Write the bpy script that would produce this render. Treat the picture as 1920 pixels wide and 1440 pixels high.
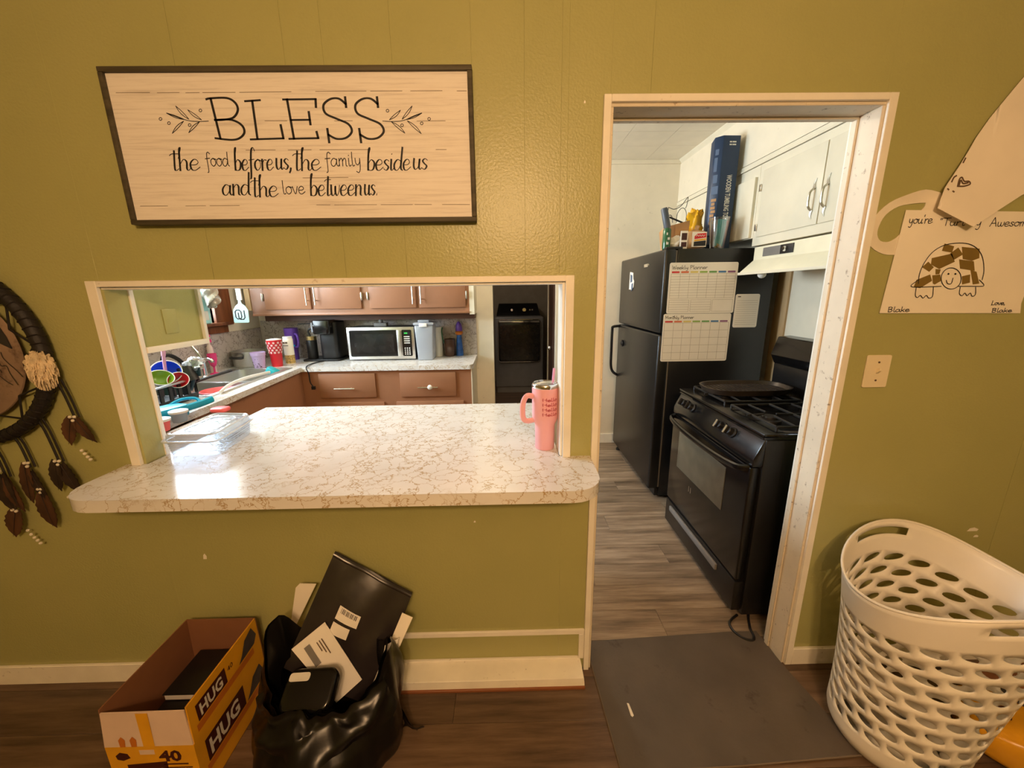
import bpy, bmesh, math, random
from mathutils import Vector, Matrix

for _o in list(bpy.data.objects):
    bpy.data.objects.remove(_o, do_unlink=True)
SC = bpy.context.scene
COL = SC.collection
PI = math.pi

# ------------------------------------------------------------------ camera
cd = bpy.data.cameras.new('camera')
cd.sensor_width = 36.0
cd.lens = 721.0 / 1920.0 * 36.0
cd.clip_start = 0.02
cam = bpy.data.objects.new('camera', cd)
COL.objects.link(cam)
cam.matrix_world = Matrix(((0.9997748, 0.0163000, -0.0135877, 0.0),
                           (-0.0169719, 0.2298248, -0.9730840, -1.30),
                           (-0.0127385, 0.9730955, 0.2300497, 1.54),
                           (0, 0, 0, 1)))
SC.camera = cam

# ------------------------------------------------------------------ view, world, lights
vs = SC.view_settings
vs.view_transform = 'Standard'
vs.look = 'None'
vs.gamma = 1.0
vs.use_curve_mapping = False
vs.exposure = 0.0

world = bpy.data.worlds.new('world')
SC.world = world
world.use_nodes = True
wn = world.node_tree.nodes['Background']
wn.inputs['Color'].default_value = (0.80, 0.92, 1.0, 1)
wn.inputs['Strength'].default_value = 4.0


def light(name, kind, loc, energy, color, size=0.1, size_y=None, rot=(0, 0, 0)):
    ld = bpy.data.lights.new(name, kind)
    ld.energy = energy
    ld.color = color
    if kind == 'AREA':
        ld.shape = 'RECTANGLE'
        ld.size = size
        ld.size_y = size_y or size
    else:
        ld.shadow_soft_size = size
    o = bpy.data.objects.new(name, ld)
    COL.objects.link(o)
    o.location = loc
    o.rotation_euler = rot
    return o


# daylight just outside the kitchen window over the sink (left wall)
light('window_daylight', 'AREA', (-2.62, 1.30, 1.80), 235, (0.86, 0.94, 1.0), 1.0, 2.2, (0, -PI / 2, 0))

# ------------------------------------------------------------------ mesh helpers


class G:
    def __init__(s):
        s.v = []
        s.f = []

    def add(s, vs_, fs_):
        n = len(s.v)
        s.v += [Vector(p) for p in vs_]
        s.f += [[i + n for i in f] for f in fs_]
        return s

    def box(s, x0, x1, y0, y1, z0, z1):
        return s.add([(x0, y0, z0), (x1, y0, z0), (x1, y1, z0), (x0, y1, z0),
                      (x0, y0, z1), (x1, y0, z1), (x1, y1, z1), (x0, y1, z1)],
                     [(0, 3, 2, 1), (4, 5, 6, 7), (0, 1, 5, 4), (1, 2, 6, 5), (2, 3, 7, 6), (3, 0, 4, 7)])

    def hexa(s, lo, hi):
        """lo, hi: four points each, same winding (counter-clockwise seen from hi)"""
        return s.add(list(lo) + list(hi),
                     [(0, 3, 2, 1), (4, 5, 6, 7), (0, 1, 5, 4), (1, 2, 6, 5), (2, 3, 7, 6), (3, 0, 4, 7)])

    def prism(s, poly, a, b, axis='y'):
        """extrude a 2-D polygon; axis y: poly=(x,z); axis z: poly=(x,y); axis x: poly=(y,z)"""
        n = len(poly)
        mk = {'y': lambda p, t: (p[0], t, p[1]), 'z': lambda p, t: (p[0], p[1], t), 'x': lambda p, t: (t, p[0], p[1])}[axis]
        return s.add([mk(p, a) for p in poly] + [mk(p, b) for p in poly],
                     [list(range(n)), list(range(2 * n - 1, n - 1, -1))] +
                     [(i, i + n, (i + 1) % n + n, (i + 1) % n) for i in range(n)])

    def lathe(s, prof, c=(0, 0, 0), n=24, axis='z', sx=1.0, sy=1.0, cap=True):
        vs_, fs_ = [], []
        for r, h in prof:
            for k in range(n):
                a = 2 * PI * k / n
                p = (r * math.cos(a) * sx, r * math.sin(a) * sy, h)
                if axis == 'x':
                    p = (p[2], p[0], p[1])
                elif axis == 'y':
                    p = (p[0], p[2], p[1])
                vs_.append((p[0] + c[0], p[1] + c[1], p[2] + c[2]))
        m = len(prof)
        for i in range(m - 1):
            for k in range(n):
                fs_.append((i * n + k, i * n + (k + 1) % n, (i + 1) * n + (k + 1) % n, (i + 1) * n + k))
        if cap and prof[0][0] > 1e-6:
            fs_.append(list(range(n - 1, -1, -1)))
        if cap and prof[-1][0] > 1e-6:
            fs_.append([(m - 1) * n + k for k in range(n)])
        return s.add(vs_, fs_)

    def tube(s, path, r, n=8, closed=False, r2=None):
        P = [Vector(p) for p in path]
        m = len(P)
        rs = [r] * m if not isinstance(r, (list, tuple)) else list(r)
        if closed:
            T = [(P[(i + 1) % m] - P[i - 1]).normalized() for i in range(m)]
        else:
            T = [(P[min(i + 1, m - 1)] - P[max(i - 1, 0)]).normalized() for i in range(m)]
        up = Vector((0, 0, 1)) if abs(T[0].z) < 0.9 else Vector((1, 0, 0))
        N = (up - T[0] * up.dot(T[0])).normalized()
        vs_, fs_ = [], []
        for i in range(m):
            N = (N - T[i] * N.dot(T[i]))
            N = N.normalized() if N.length > 1e-6 else T[i].orthogonal().normalized()
            Bv = T[i].cross(N)
            for k in range(n):
                a = 2 * PI * k / n
                vs_.append(P[i] + N * math.cos(a) * rs[i] + Bv * math.sin(a) * (r2 if r2 else rs[i]))
        for i in range(m if closed else m - 1):
            j = (i + 1) % m
            for k in range(n):
                fs_.append((i * n + k, i * n + (k + 1) % n, j * n + (k + 1) % n, j * n + k))
        if not closed:
            fs_.append(list(range(n - 1, -1, -1)))
            fs_.append([(m - 1) * n + k for k in range(n)])
        return s.add(vs_, fs_)

    def grid(s, fn, nu, nv, wrap=False):
        vs_ = [fn(i / nu, j / nv) for j in range(nv + 1) for i in range(nu + (0 if wrap else 1))]
        w = nu if wrap else nu + 1
        fs_ = []
        for j in range(nv):
            for i in range(nu):
                i2 = (i + 1) % w
                fs_.append((j * w + i, j * w + i2, (j + 1) * w + i2, (j + 1) * w + i))
        return s.add(vs_, fs_)

    def ball(s, c, r, n=12, sz=1.0, sx=1.0, sy=1.0):
        prof = [(r * math.sin(PI * k / (n // 2)) if 0 < k < n // 2 else 0.0, -r * sz * math.cos(PI * k / (n // 2))) for k in range(n // 2 + 1)]
        return s.lathe(prof, c, n, 'z', sx, sy)

    def ribbon(s, pts, w, O, R, Uv):
        """flat stroke: pts 2-D, width w (number or function of direction angle)"""
        n = len(pts)
        if n < 2:
            return s
        vs_, fs_ = [], []
        for i in range(n):
            a = pts[max(i - 1, 0)]
            b = pts[min(i + 1, n - 1)]
            dx, dy = b[0] - a[0], b[1] - a[1]
            L = math.hypot(dx, dy) or 1
            dx, dy = dx / L, dy / L
            ww = w(dx, dy) if callable(w) else w
            e = 0.0
            if i == 0:
                e = -ww * .35
            if i == n - 1:
                e = ww * .35
            for sg in (-.5, .5):
                x = pts[i][0] - dy * ww * sg + dx * e
                y = pts[i][1] + dx * ww * sg + dy * e
                vs_.append(O + R * x + Uv * y)
        for i in range(n - 1):
            fs_.append((2 * i, 2 * i + 2, 2 * i + 3, 2 * i + 1))
        return s.add(vs_, fs_)

    def xf(s, M, start=0):
        for i in range(start, len(s.v)):
            s.v[i] = M @ s.v[i]
        return s


MW = {}


def mesh_from(name, g, bevel=0, seg=2, smooth=40, off=None):
    me = bpy.data.meshes.new(name)
    vs_ = g.v if off is None else [off @ p for p in g.v]
    me.from_pydata([tuple(p) for p in vs_], [], g.f)
    bm = bmesh.new()
    bm.from_mesh(me)
    bmesh.ops.remove_doubles(bm, verts=bm.verts, dist=1e-6)
    bmesh.ops.recalc_face_normals(bm, faces=bm.faces)
    if bevel:
        ed = [e for e in bm.edges if len(e.link_faces) == 2 and e.calc_face_angle(0) > 0.6]
        bmesh.ops.bevel(bm, geom=ed, offset=bevel, segments=seg, profile=0.5, affect='EDGES', clamp_overlap=True)
    bm.to_mesh(me)
    bm.free()
    if smooth:
        me.polygons.foreach_set('use_smooth', [True] * len(me.polygons))
        me.set_sharp_from_angle(angle=math.radians(smooth))
    me.update()
    return me


def thing(name, label, cat, loc=(0, 0, 0), rot=(0, 0, 0), group=None):
    o = bpy.data.objects.new(name, None)
    COL.objects.link(o)
    o.empty_display_size = 0.05
    o.location = loc
    o.rotation_euler = rot
    o['label'] = label
    o['category'] = cat
    if group:
        o['group'] = group
    from mathutils import Euler
    MW[o] = Matrix.Translation(Vector(loc)) @ Euler(rot).to_matrix().to_4x4()
    return o


def part(name, g, m, parent, bevel=0, seg=2, smooth=40, local=False, label=None, kind=None):
    M0 = MW[parent]
    me = mesh_from(name, g, bevel, seg, smooth, None if local else M0.inverted())
    me.materials.append(m)
    o = bpy.data.objects.new(name, me)
    COL.objects.link(o)
    o.parent = parent
    MW[o] = M0
    if label:
        o['label'] = label
    if kind:
        o['kind'] = kind
    return o


def solo(name, g, m, label, cat, group=None, bevel=0, seg=2, smooth=40, kind=None):
    xs = [p.x for p in g.v]
    ys = [p.y for p in g.v]
    zs = [p.z for p in g.v]
    c = Vector(((min(xs) + max(xs)) / 2, (min(ys) + max(ys)) / 2, min(zs)))
    me = mesh_from(name, g, bevel, seg, smooth, Matrix.Translation(-c))
    me.materials.append(m)
    o = bpy.data.objects.new(name, me)
    COL.objects.link(o)
    o.location = c
    o['label'] = label
    o['category'] = cat
    if group:
        o['group'] = group
    if kind:
        o['kind'] = kind
    MW[o] = Matrix.Translation(c)
    return o


def struct(name, g, m, parent=None, bevel=0, seg=1, smooth=40):
    me = mesh_from(name, g, bevel, seg, smooth, MW[parent].inverted() if parent else None)
    me.materials.append(m)
    o = bpy.data.objects.new(name, me)
    COL.objects.link(o)
    if parent:
        o.parent = parent
        MW[o] = MW[parent]
    else:
        o['kind'] = 'structure'
        MW[o] = Matrix.Identity(4)
    return o


def cr(pts, n=5):
    """Catmull-Rom through 2-D or 3-D points"""
    P = [Vector(p) if len(p) == 3 else Vector((p[0], p[1], 0)) for p in pts]
    if len(P) < 3:
        return [tuple(p) if len(pts[0]) == 3 else (p[0], p[1]) for p in P]
    out = []
    for i in range(len(P) - 1):
        p0, p1, p2, p3 = P[max(i - 1, 0)], P[i], P[i + 1], P[min(i + 2, len(P) - 1)]
        for k in range(n):
            t = k / n
            out.append(0.5 * ((2 * p1) + (p2 - p0) * t + (2 * p0 - 5 * p1 + 4 * p2 - p3) * t * t + (3 * p1 - p0 - 3 * p2 + p3) * t ** 3))
    out.append(P[-1])
    return [tuple(p) if len(pts[0]) == 3 else (p[0], p[1]) for p in out]


def rrect(x0, x1, y0, y1, r, n=4):
    pts = []
    for cx, cy, a0 in ((x1 - r, y1 - r, 0), (x0 + r, y1 - r, PI / 2), (x0 + r, y0 + r, PI), (x1 - r, y0 + r, 1.5 * PI)):
        for k in range(n + 1):
            a = a0 + PI / 2 * k / n
            pts.append((cx + r * math.cos(a), cy + r * math.sin(a)))
    return pts


# ------------------------------------------------------------------ materials


def lin(c):
    return tuple(((v / 255) / 12.92 if v / 255 <= 0.04045 else ((v / 255 + 0.055) / 1.055) ** 2.4) for v in c) + (1.0,)


class NT:
    def __init__(s, name):
        s.m = bpy.data.materials.new(name)
        s.m.use_nodes = True
        s.t = s.m.node_tree
        s.b = s.t.nodes['Principled BSDF']
        s.tc = s.t.nodes.new('ShaderNodeTexCoord')

    def n(s, typ, **kw):
        nd = s.t.nodes.new(typ)
        for k, v in kw.items():
            if hasattr(nd, k):
                setattr(nd, k, v)
            else:
                nd.inputs[k.replace('_', ' ')].default_value = v
        return nd

    def l(s, a, b):
        s.t.links.new(a, b)

    def coord(s, scale=(1, 1, 1), which='Object', rot=(0, 0, 0)):
        mp = s.n('ShaderNodeMapping')
        mp.inputs['Scale'].default_value = scale
        mp.inputs['Rotation'].default_value = rot
        s.l(s.tc.outputs[which], mp.inputs['Vector'])
        return mp.outputs['Vector']

    def noise(s, vec, scale=5, detail=3, rough=.5):
        nd = s.n('ShaderNodeTexNoise')
        nd.inputs['Scale'].default_value = scale
        nd.inputs['Detail'].default_value = detail
        nd.inputs['Roughness'].default_value = rough
        s.l(vec, nd.inputs['Vector'])
        return nd.outputs['Fac']

    def ramp(s, fac, stops):
        r = s.n('ShaderNodeValToRGB')
        while len(r.color_ramp.elements) > 1:
            r.color_ramp.elements.remove(r.color_ramp.elements[-1])
        for i, (p, c) in enumerate(stops):
            e = r.color_ramp.elements[0] if i == 0 else r.color_ramp.elements.new(p)
            e.position = p
            e.color = c if len(c) == 4 else lin(c)
        s.l(fac, r.inputs['Fac'])
        return r.outputs['Color']

    def mix(s, fac, a, b, mode='MIX'):
        nd = s.n('ShaderNodeMix', data_type='RGBA', blend_type=mode)
        if isinstance(fac, (int, float)):
            nd.inputs[0].default_value = fac
        else:
            s.l(fac, nd.inputs[0])
        for sock, v in ((nd.inputs[6], a), (nd.inputs[7], b)):
            if isinstance(v, tuple):
                sock.default_value = v if len(v) == 4 else lin(v)
            else:
                s.l(v, sock)
        return nd.outputs[2]

    def math(s, op, a, b=0.0):
        nd = s.n('ShaderNodeMath', operation=op)
        for sock, v in ((nd.inputs[0], a), (nd.inputs[1], b)):
            if isinstance(v, (int, float)):
                sock.default_value = v
            else:
                s.l(v, sock)
        return nd.outputs[0]

    def bump(s, h, strength=.2, dist=.01):
        nd = s.n('ShaderNodeBump')
        nd.inputs['Strength'].default_value = strength
        nd.inputs['Distance'].default_value = dist
        s.l(h, nd.inputs['Height'])
        s.l(nd.outputs['Normal'], s.b.inputs['Normal'])

    def set(s, **kw):
        for k, v in kw.items():
            s.b.inputs[k.replace('_', ' ')].default_value = v
        return s


def mat(name, rgb, rough=.5, metal=0, var=.08, vs_=9, bump=0, bs=180, spec=.5, coat=0, emit=None, stretch=(1, 1, 1), dirt=None, dirt_amt=.62, dirt_scale=14, rnd=0):
    t = NT(name)
    v = t.coord(stretch)
    f = t.noise(v, vs_, 3)
    c = lin(rgb)
    lo = tuple(max(0, x * (1 - var)) for x in c[:3]) + (1,)
    hi = tuple(min(1, x * (1 + var)) for x in c[:3]) + (1,)
    col = t.ramp(f, [(.3, lo), (.7, hi)])
    if dirt:
        df = t.noise(t.coord(stretch), dirt_scale, 6, .7)
        col = t.mix(t.ramp(df, [(dirt_amt, (0, 0, 0, 1)), (min(1, dirt_amt + .12), (1, 1, 1, 1))]), col, dirt)
    if rnd:
        oi = t.n('ShaderNodeObjectInfo')
        k = t.math('ADD', t.math('MULTIPLY', oi.outputs['Random'], rnd), 1 - rnd / 2)
        hs = t.n('ShaderNodeHueSaturation')
        t.l(k, hs.inputs['Value'])
        t.l(col, hs.inputs['Color'])
        col = hs.outputs['Color']
    t.l(col, t.b.inputs['Base Color'])
    t.b.inputs['Roughness'].default_value = rough
    t.b.inputs['Metallic'].default_value = metal
    t.b.inputs['Specular IOR Level'].default_value = spec
    if coat:
        t.b.inputs['Coat Weight'].default_value = coat
        t.b.inputs['Coat Roughness'].default_value = .08
    if emit:
        t.b.inputs['Emission Color'].default_value = lin(rgb)
        t.b.inputs['Emission Strength'].default_value = emit
    if bump:
        t.bump(t.noise(t.coord(), bs, 2), bump, .004)
    return t.m


def clear_mat(name, tint=(235, 242, 248), gloss=.16, rough=.06, diff=0.0, bump=0, bs=30):
    t = NT(name)
    t.t.nodes.remove(t.b)
    out = t.t.nodes['Material Output']
    tr = t.n('ShaderNodeBsdfTransparent')
    tr.inputs['Color'].default_value = lin(tint)
    gl = t.n('ShaderNodeBsdfGlossy')
    gl.inputs['Roughness'].default_value = rough
    gl.inputs['Color'].default_value = (.95, .97, 1, 1)
    lw = t.n('ShaderNodeLayerWeight')
    lw.inputs['Blend'].default_value = .35
    fac = t.math('ADD', t.math('MULTIPLY', lw.outputs['Facing'], .5), gloss)
    if bump:
        bn = t.n('ShaderNodeBump')
        bn.inputs['Strength'].default_value = bump
        bn.inputs['Distance'].default_value = .01
        t.l(t.noise(t.coord(), bs, 3), bn.inputs['Height'])
        t.l(bn.outputs['Normal'], gl.inputs['Normal'])
    mx = t.n('ShaderNodeMixShader')
    t.l(fac, mx.inputs[0])
    t.l(tr.outputs[0], mx.inputs[1])
    t.l(gl.outputs[0], mx.inputs[2])
    last = mx
    if diff:
        df = t.n('ShaderNodeBsdfDiffuse')
        df.inputs['Color'].default_value = lin(tint)
        m2 = t.n('ShaderNodeMixShader')
        m2.inputs[0].default_value = diff
        t.l(mx.outputs[0], m2.inputs[1])
        t.l(df.outputs[0], m2.inputs[2])
        last = m2
    t.l(last.outputs[0], out.inputs['Surface'])
    return t.m


def laminate(name, base, vein, edge=False):
    t = NT(name)
    v = t.coord((1, 1, 1))
    wn_ = t.n('ShaderNodeTexNoise')
    wn_.inputs['Scale'].default_value = 7
    wn_.inputs['Detail'].default_value = 6
    wn_.inputs['Roughness'].default_value = .65
    t.l(v, wn_.inputs['Vector'])
    va = t.n('ShaderNodeVectorMath', operation='MULTIPLY_ADD')
    t.l(wn_.outputs['Color'], va.inputs[0])
    va.inputs[1].default_value = (.22, .22, .22)
    t.l(v, va.inputs[2])
    vo = t.n('ShaderNodeTexVoronoi', feature='DISTANCE_TO_EDGE')
    vo.inputs['Scale'].default_value = 17
    t.l(va.outputs[0], vo.inputs['Vector'])
    mask = t.ramp(t.noise(v, 9, 3), [(.33, (0, 0, 0, 1)), (.50, (1, 1, 1, 1))])
    line = t.ramp(vo.outputs['Distance'], [(.012, (1, 1, 1, 1)), (.042, (0, 0, 0, 1))])
    fac = t.math('MULTIPLY', mask, line)
    fac = t.math('MULTIPLY', fac, .85)
    bc = t.ramp(t.noise(v, 6, 4), [(.3, tuple(x * .95 for x in base)), (.7, base)])
    t.l(t.mix(fac, bc, vein), t.b.inputs['Base Color'])
    t.set(Roughness=.16, Specular_IOR_Level=.6)
    t.bump(t.noise(v, 60, 2), .03, .004)
    return t.m


def wood(name, dark, mid, light_, scale=1.0, rough=.45, rnd=.35, axis='x', spec=.35):
    t = NT(name)
    st = {'x': (1.2, 14, 14), 'y': (14, 1.2, 14), 'z': (14, 14, 1.2)}[axis]
    oi = t.n('ShaderNodeObjectInfo')
    va = t.n('ShaderNodeVectorMath', operation='ADD')
    t.l(t.coord(tuple(q * scale for q in st)), va.inputs[0])
    cb = t.n('ShaderNodeCombineXYZ')
    t.l(t.math('MULTIPLY', oi.outputs['Random'], 37.0), cb.inputs['X'])
    t.l(t.math('MULTIPLY', oi.outputs['Random'], 91.0), cb.inputs['Y'])
    t.l(cb.outputs[0], va.inputs[1])
    f = t.noise(va.outputs[0], 1.6, 6, .65)
    f2 = t.noise(va.outputs[0], 6.0, 4, .6)
    col = t.ramp(f, [(.28, dark), (.5, mid), (.72, light_)])
    col = t.mix(t.math('MULTIPLY', f2, .35), col, dark)
    if rnd:
        k = t.math('ADD', t.math('MULTIPLY', oi.outputs['Random'], rnd), 1 - rnd / 2)
        hs = t.n('ShaderNodeHueSaturation')
        t.l(k, hs.inputs['Value'])
        t.l(col, hs.inputs['Color'])
        col = hs.outputs['Color']
    t.l(col, t.b.inputs['Base Color'])
    t.set(Roughness=rough, Specular_IOR_Level=spec)
    t.bump(f2, .08, .003)
    return t.m


M = {}
# olive wall paint with roller texture
t = NT('olive_paint')
f = t.noise(t.coord(), 3, 4)
t.l(t.ramp(f, [(.3, (170, 168, 108)), (.7, (176, 173, 113))]), t.b.inputs['Base Color'])
t.set(Roughness=.33, Specular_IOR_Level=.45)
t.bump(t.noise(t.coord(), 130, 2), .22, .004)
M['olive'] = t.m
M['trim'] = mat('trim_paint', (244, 238, 224), .38, var=.05, bump=.08, bs=60, dirt=(150, 118, 80), dirt_amt=.66, dirt_scale=22)
M['jamb'] = mat('jamb_paint', (224, 212, 190), .4, var=.05, bump=.12, bs=50, dirt=(120, 95, 68), dirt_amt=.60, dirt_scale=38)
M['base'] = mat('baseboard_paint', (246, 240, 224), .45, var=.06, bump=.1, dirt=(110, 80, 50), dirt_amt=.64, dirt_scale=30)
M['kwall'] = mat('kitchen_wall_paint', (234, 223, 200), .5, var=.03, bump=.05, dirt=(200, 190, 165), dirt_amt=.64)
M['kceil'] = mat('kitchen_ceiling', (236, 226, 206), .6, var=.03, bump=.06, bs=300)
M['lceil'] = mat('living_ceiling', (215, 208, 195), .7, var=.03, bump=.1)
M['dark_under'] = mat('subfloor_dark', (40, 32, 26), .8)
M['plank'] = wood('floor_plank', (84, 70, 56), (148, 128, 106), (188, 168, 144), 1.0, .36, .42, 'x', .4)
M['plank_dimmed'] = wood('floor_plank_dimmed', (58, 44, 34), (104, 82, 64), (130, 106, 84), 1.0, .36, .36, 'x', .4)  # same planks darkened: the living room's dimness is put into the colour
M['plank_far'] = wood('floor_plank_rest', (58, 44, 34), (104, 82, 64), (130, 106, 84), 1.0, .4, 0, 'x', .4)  # same darkened tone, dimness included in the colour
M['mat'] = mat('grey_vinyl', (90, 80, 70), .5, var=.16, vs_=5, bump=.15, bs=90, dirt=(60, 50, 44), dirt_amt=.6, dirt_scale=8)
M['mat_edge'] = mat('mat_edge', (112, 98, 84), .6)
M['orange_strip'] = mat('stained_shoe_mould', (140, 84, 48), .5)
M['sign_frame'] = wood('sign_frame_wood', (54, 48, 36), (84, 76, 58), (100, 92, 70), 1.5, .6, 0, 'x')
t = NT('whitewashed_board')
f = t.noise(t.coord((2, 1, 60)), 2.0, 6, .7)
t.l(t.ramp(f, [(.25, (206, 196, 186)), (.5, (238, 230, 220)), (.8, (244, 238, 230))]), t.b.inputs['Base Color'])
t.set(Roughness=.6)
M['board'] = t.m
M['ink'] = mat('black_ink', (22, 20, 22), .6, var=.2)
M['ink_soft'] = mat('faded_brown_ink', (96, 74, 54), .7, var=.2)
M['seam'] = mat('seam_ink', (112, 92, 66), .7, var=.3, vs_=40)
M['lam'] = laminate('counter_laminate', (232, 230, 227), (170, 140, 84))
M['bsplash'] = laminate('backsplash_laminate', (196, 184, 176), (88, 72, 62))
M['brown'] = mat('brown_cabinet_paint', (158, 110, 80), .38, var=.06, vs_=4, bump=.1, bs=70, dirt=(96, 60, 42), dirt_amt=.68)
M['brown_dark'] = mat('brown_dark_wood', (92, 60, 44), .5, var=.1)  # darker brown for toe kicks and bottom board
M['sill_wood'] = wood('window_wood', (84, 46, 26), (128, 74, 44), (150, 92, 56), 1.0, .4, 0, 'z')
M['tan_wood'] = wood('tan_wood', (176, 140, 96), (205, 170, 124), (220, 188, 146), 1.0, .5, 0, 'z')
M['white_cab'] = mat('white_cabinet_paint', (228, 219, 196), .38, var=.03, bump=.06, dirt=(206, 192, 160), dirt_amt=.66, dirt_scale=7)
M['hood'] = mat('hood_enamel', (236, 228, 200), .35, var=.04)
M['chrome'] = mat('chrome', (225, 225, 228), .12, 1.0, var=.03)
M['nickel'] = mat('brushed_nickel', (205, 198, 186), .28, 1.0, var=.05)
M['steel'] = mat('brushed_steel', (214, 212, 208), .36, 1.0, var=.12, stretch=(2, 60, 60))
M['black_app'] = mat('black_appliance', (22, 21, 21), .32, var=.2, bump=.12, bs=260, spec=.5)
M['black_gloss'] = mat('black_gloss', (17, 16, 16), .2, var=.2, spec=.6)
M['black_glass'] = mat('oven_glass', (92, 86, 72), .3, var=.2, vs_=14, spec=.6)
M['dark_glass'] = mat('dark_glass', (36, 35, 33), .16, var=.25, vs_=14, spec=.6)
M['black_soft'] = mat('black_plastic', (24, 23, 24), .42, var=.2)
M['black_iron'] = mat('cast_iron', (30, 27, 25), .5, var=.3, bump=.2, bs=120)
M['griddle'] = mat('griddle_iron', (62, 52, 44), .36, var=.3, bump=.2, bs=60, metal=.3)
M['white_plastic'] = mat('white_plastic', (240, 236, 228), .35, var=.03)
M['basket'] = mat('basket_plastic', (240, 234, 222), .36, var=.03)
M['paper'] = mat('white_paper', (238, 232, 222), .75, var=.03)
M['paper_warm'] = mat('cream_paper', (250, 242, 226), .75, var=.04, vs_=5)
M['kraft'] = mat('kraft_paper', (186, 142, 98), .8, var=.12)
M['card_in'] = mat('cardboard_inside', (134, 88, 58), .85, var=.1, vs_=6)
M['card_pale'] = mat('pale_card', (218, 192, 172), .75, var=.06)
M['yellow'] = mat('yellow_print', (226, 164, 30), .5, var=.08)
M['yellow2'] = mat('orange_print', (196, 112, 34), .5, var=.12)
M['maroon'] = mat('maroon_print', (66, 22, 18), .5, var=.1)
M['navy_print'] = mat('dark_photo_print', (62, 58, 66), .5, var=.5, vs_=20)
M['pink'] = mat('pink_enamel', (244, 180, 188), .34, var=.02)
M['pink_ink'] = mat('red_ink', (178, 44, 62), .5)
M['pink_straw'] = mat('pink_straw', (226, 160, 196), .4)
M['lilac'] = mat('lilac_plastic', (204, 178, 222), .4, var=.03)
M['purple'] = mat('purple_enamel', (112, 72, 172), .32, var=.04)
M['red'] = mat('red_enamel', (206, 34, 44), .35, var=.04)
M['snow'] = mat('snowflake_print', (248, 214, 210), .4)
M['magenta'] = mat('magenta_plastic', (232, 62, 132), .35, var=.04)
M['blue'] = mat('blue_glaze', (34, 74, 214), .2, var=.04)
M['green'] = mat('green_glaze', (118, 150, 26), .25, var=.06)
M['teal'] = mat('teal_plastic', (40, 168, 176), .38, var=.06)
M['cyan'] = mat('cyan_plastic', (20, 168, 206), .35, var=.05)
M['coral'] = mat('coral_plastic', (240, 108, 110), .4, var=.04)
M['foil'] = mat('crumpled_foil', (205, 210, 212), .28, .85, var=.2, vs_=30, bump=.8, bs=45)
M['navy'] = mat('navy_card', (30, 52, 82), .45, var=.06)
M['navy_light'] = mat('blue_grey_print', (72, 92, 122), .5)
M['white_print'] = mat('white_print', (226, 222, 214), .6)
M['bag_black'] = mat('black_bag_film', (13, 11, 11), .3, var=.3, bump=.25, bs=16, spec=.4)
M['mailer'] = mat('black_mailer_film', (44, 38, 38), .24, var=.25, vs_=5, bump=.3, bs=12, spec=.5)
M['leather'] = mat('black_leather_wrap', (26, 20, 20), .6, var=.3, bump=.5, bs=70)
M['hide'] = mat('painted_hide', (140, 116, 96), .8, var=.3, vs_=7, bump=.2, dirt=(84, 62, 50), dirt_amt=.56, dirt_scale=9)
M['hide_dark'] = mat('dark_painted_hide', (46, 42, 38), .8, var=.3, vs_=12)
M['fur'] = mat('cream_fur', (222, 200, 164), .9, var=.25, vs_=30, bump=1, bs=120)
M['feather'] = mat('brown_feather', (78, 48, 28), .7, var=.45, vs_=30, stretch=(1, 1, .4))
M['feather_dark'] = mat('dark_feather', (44, 30, 22), .7, var=.4, vs_=30)
M['bead'] = mat('white_bead', (230, 222, 205), .35)
M['olive_cloth'] = mat('olive_paper_patch', (128, 104, 44), .8, var=.1)
M['clear'] = clear_mat('clear_plastic', (232, 240, 250), .28, .10, .20, .2, 40)
M['clear_cup'] = clear_mat('clear_cup', (238, 240, 242), .12, .04)
M['glass'] = clear_mat('window_glass', (248, 252, 255), .05, .01)
M['clear_rim'] = clear_mat('clear_plastic_rim', (236, 243, 250), .35, .12, .45)
M['frost'] = clear_mat('frosted_bin', (206, 210, 218), .10, .25, .5)
M['display'] = mat('green_display', (60, 220, 90), .4, emit=1.5)
M['bulb'] = mat('warm_bulb', (255, 214, 150), .4, emit=8)
M['bulb_cool'] = mat('kitchen_bulb', (255, 240, 215), .4, emit=6)
M['amber'] = mat('grain_filling', (196, 168, 112), .7, var=.35, vs_=60)
M['yellow_bag'] = mat('yellow_bag_film', (240, 178, 24), .3, var=.15, bump=.6, bs=40)
M['bread'] = mat('bread_bag_film', (206, 164, 120), .3, var=.2, vs_=12, bump=.5, bs=30)
M['green_glass'] = mat('green_bottle_glass', (44, 92, 58), .15, var=.2)
M['dark_door'] = wood('dark_brown_door', (36, 22, 16), (62, 38, 26), (78, 50, 34), 1.0, .45, 0, 'z')
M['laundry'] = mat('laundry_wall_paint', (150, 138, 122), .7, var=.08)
M['graphite'] = mat('graphite_enamel', (120, 118, 118), .35, var=.08)
M['grey_mid'] = mat('grey_plastic', (120, 116, 112), .5)
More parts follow.
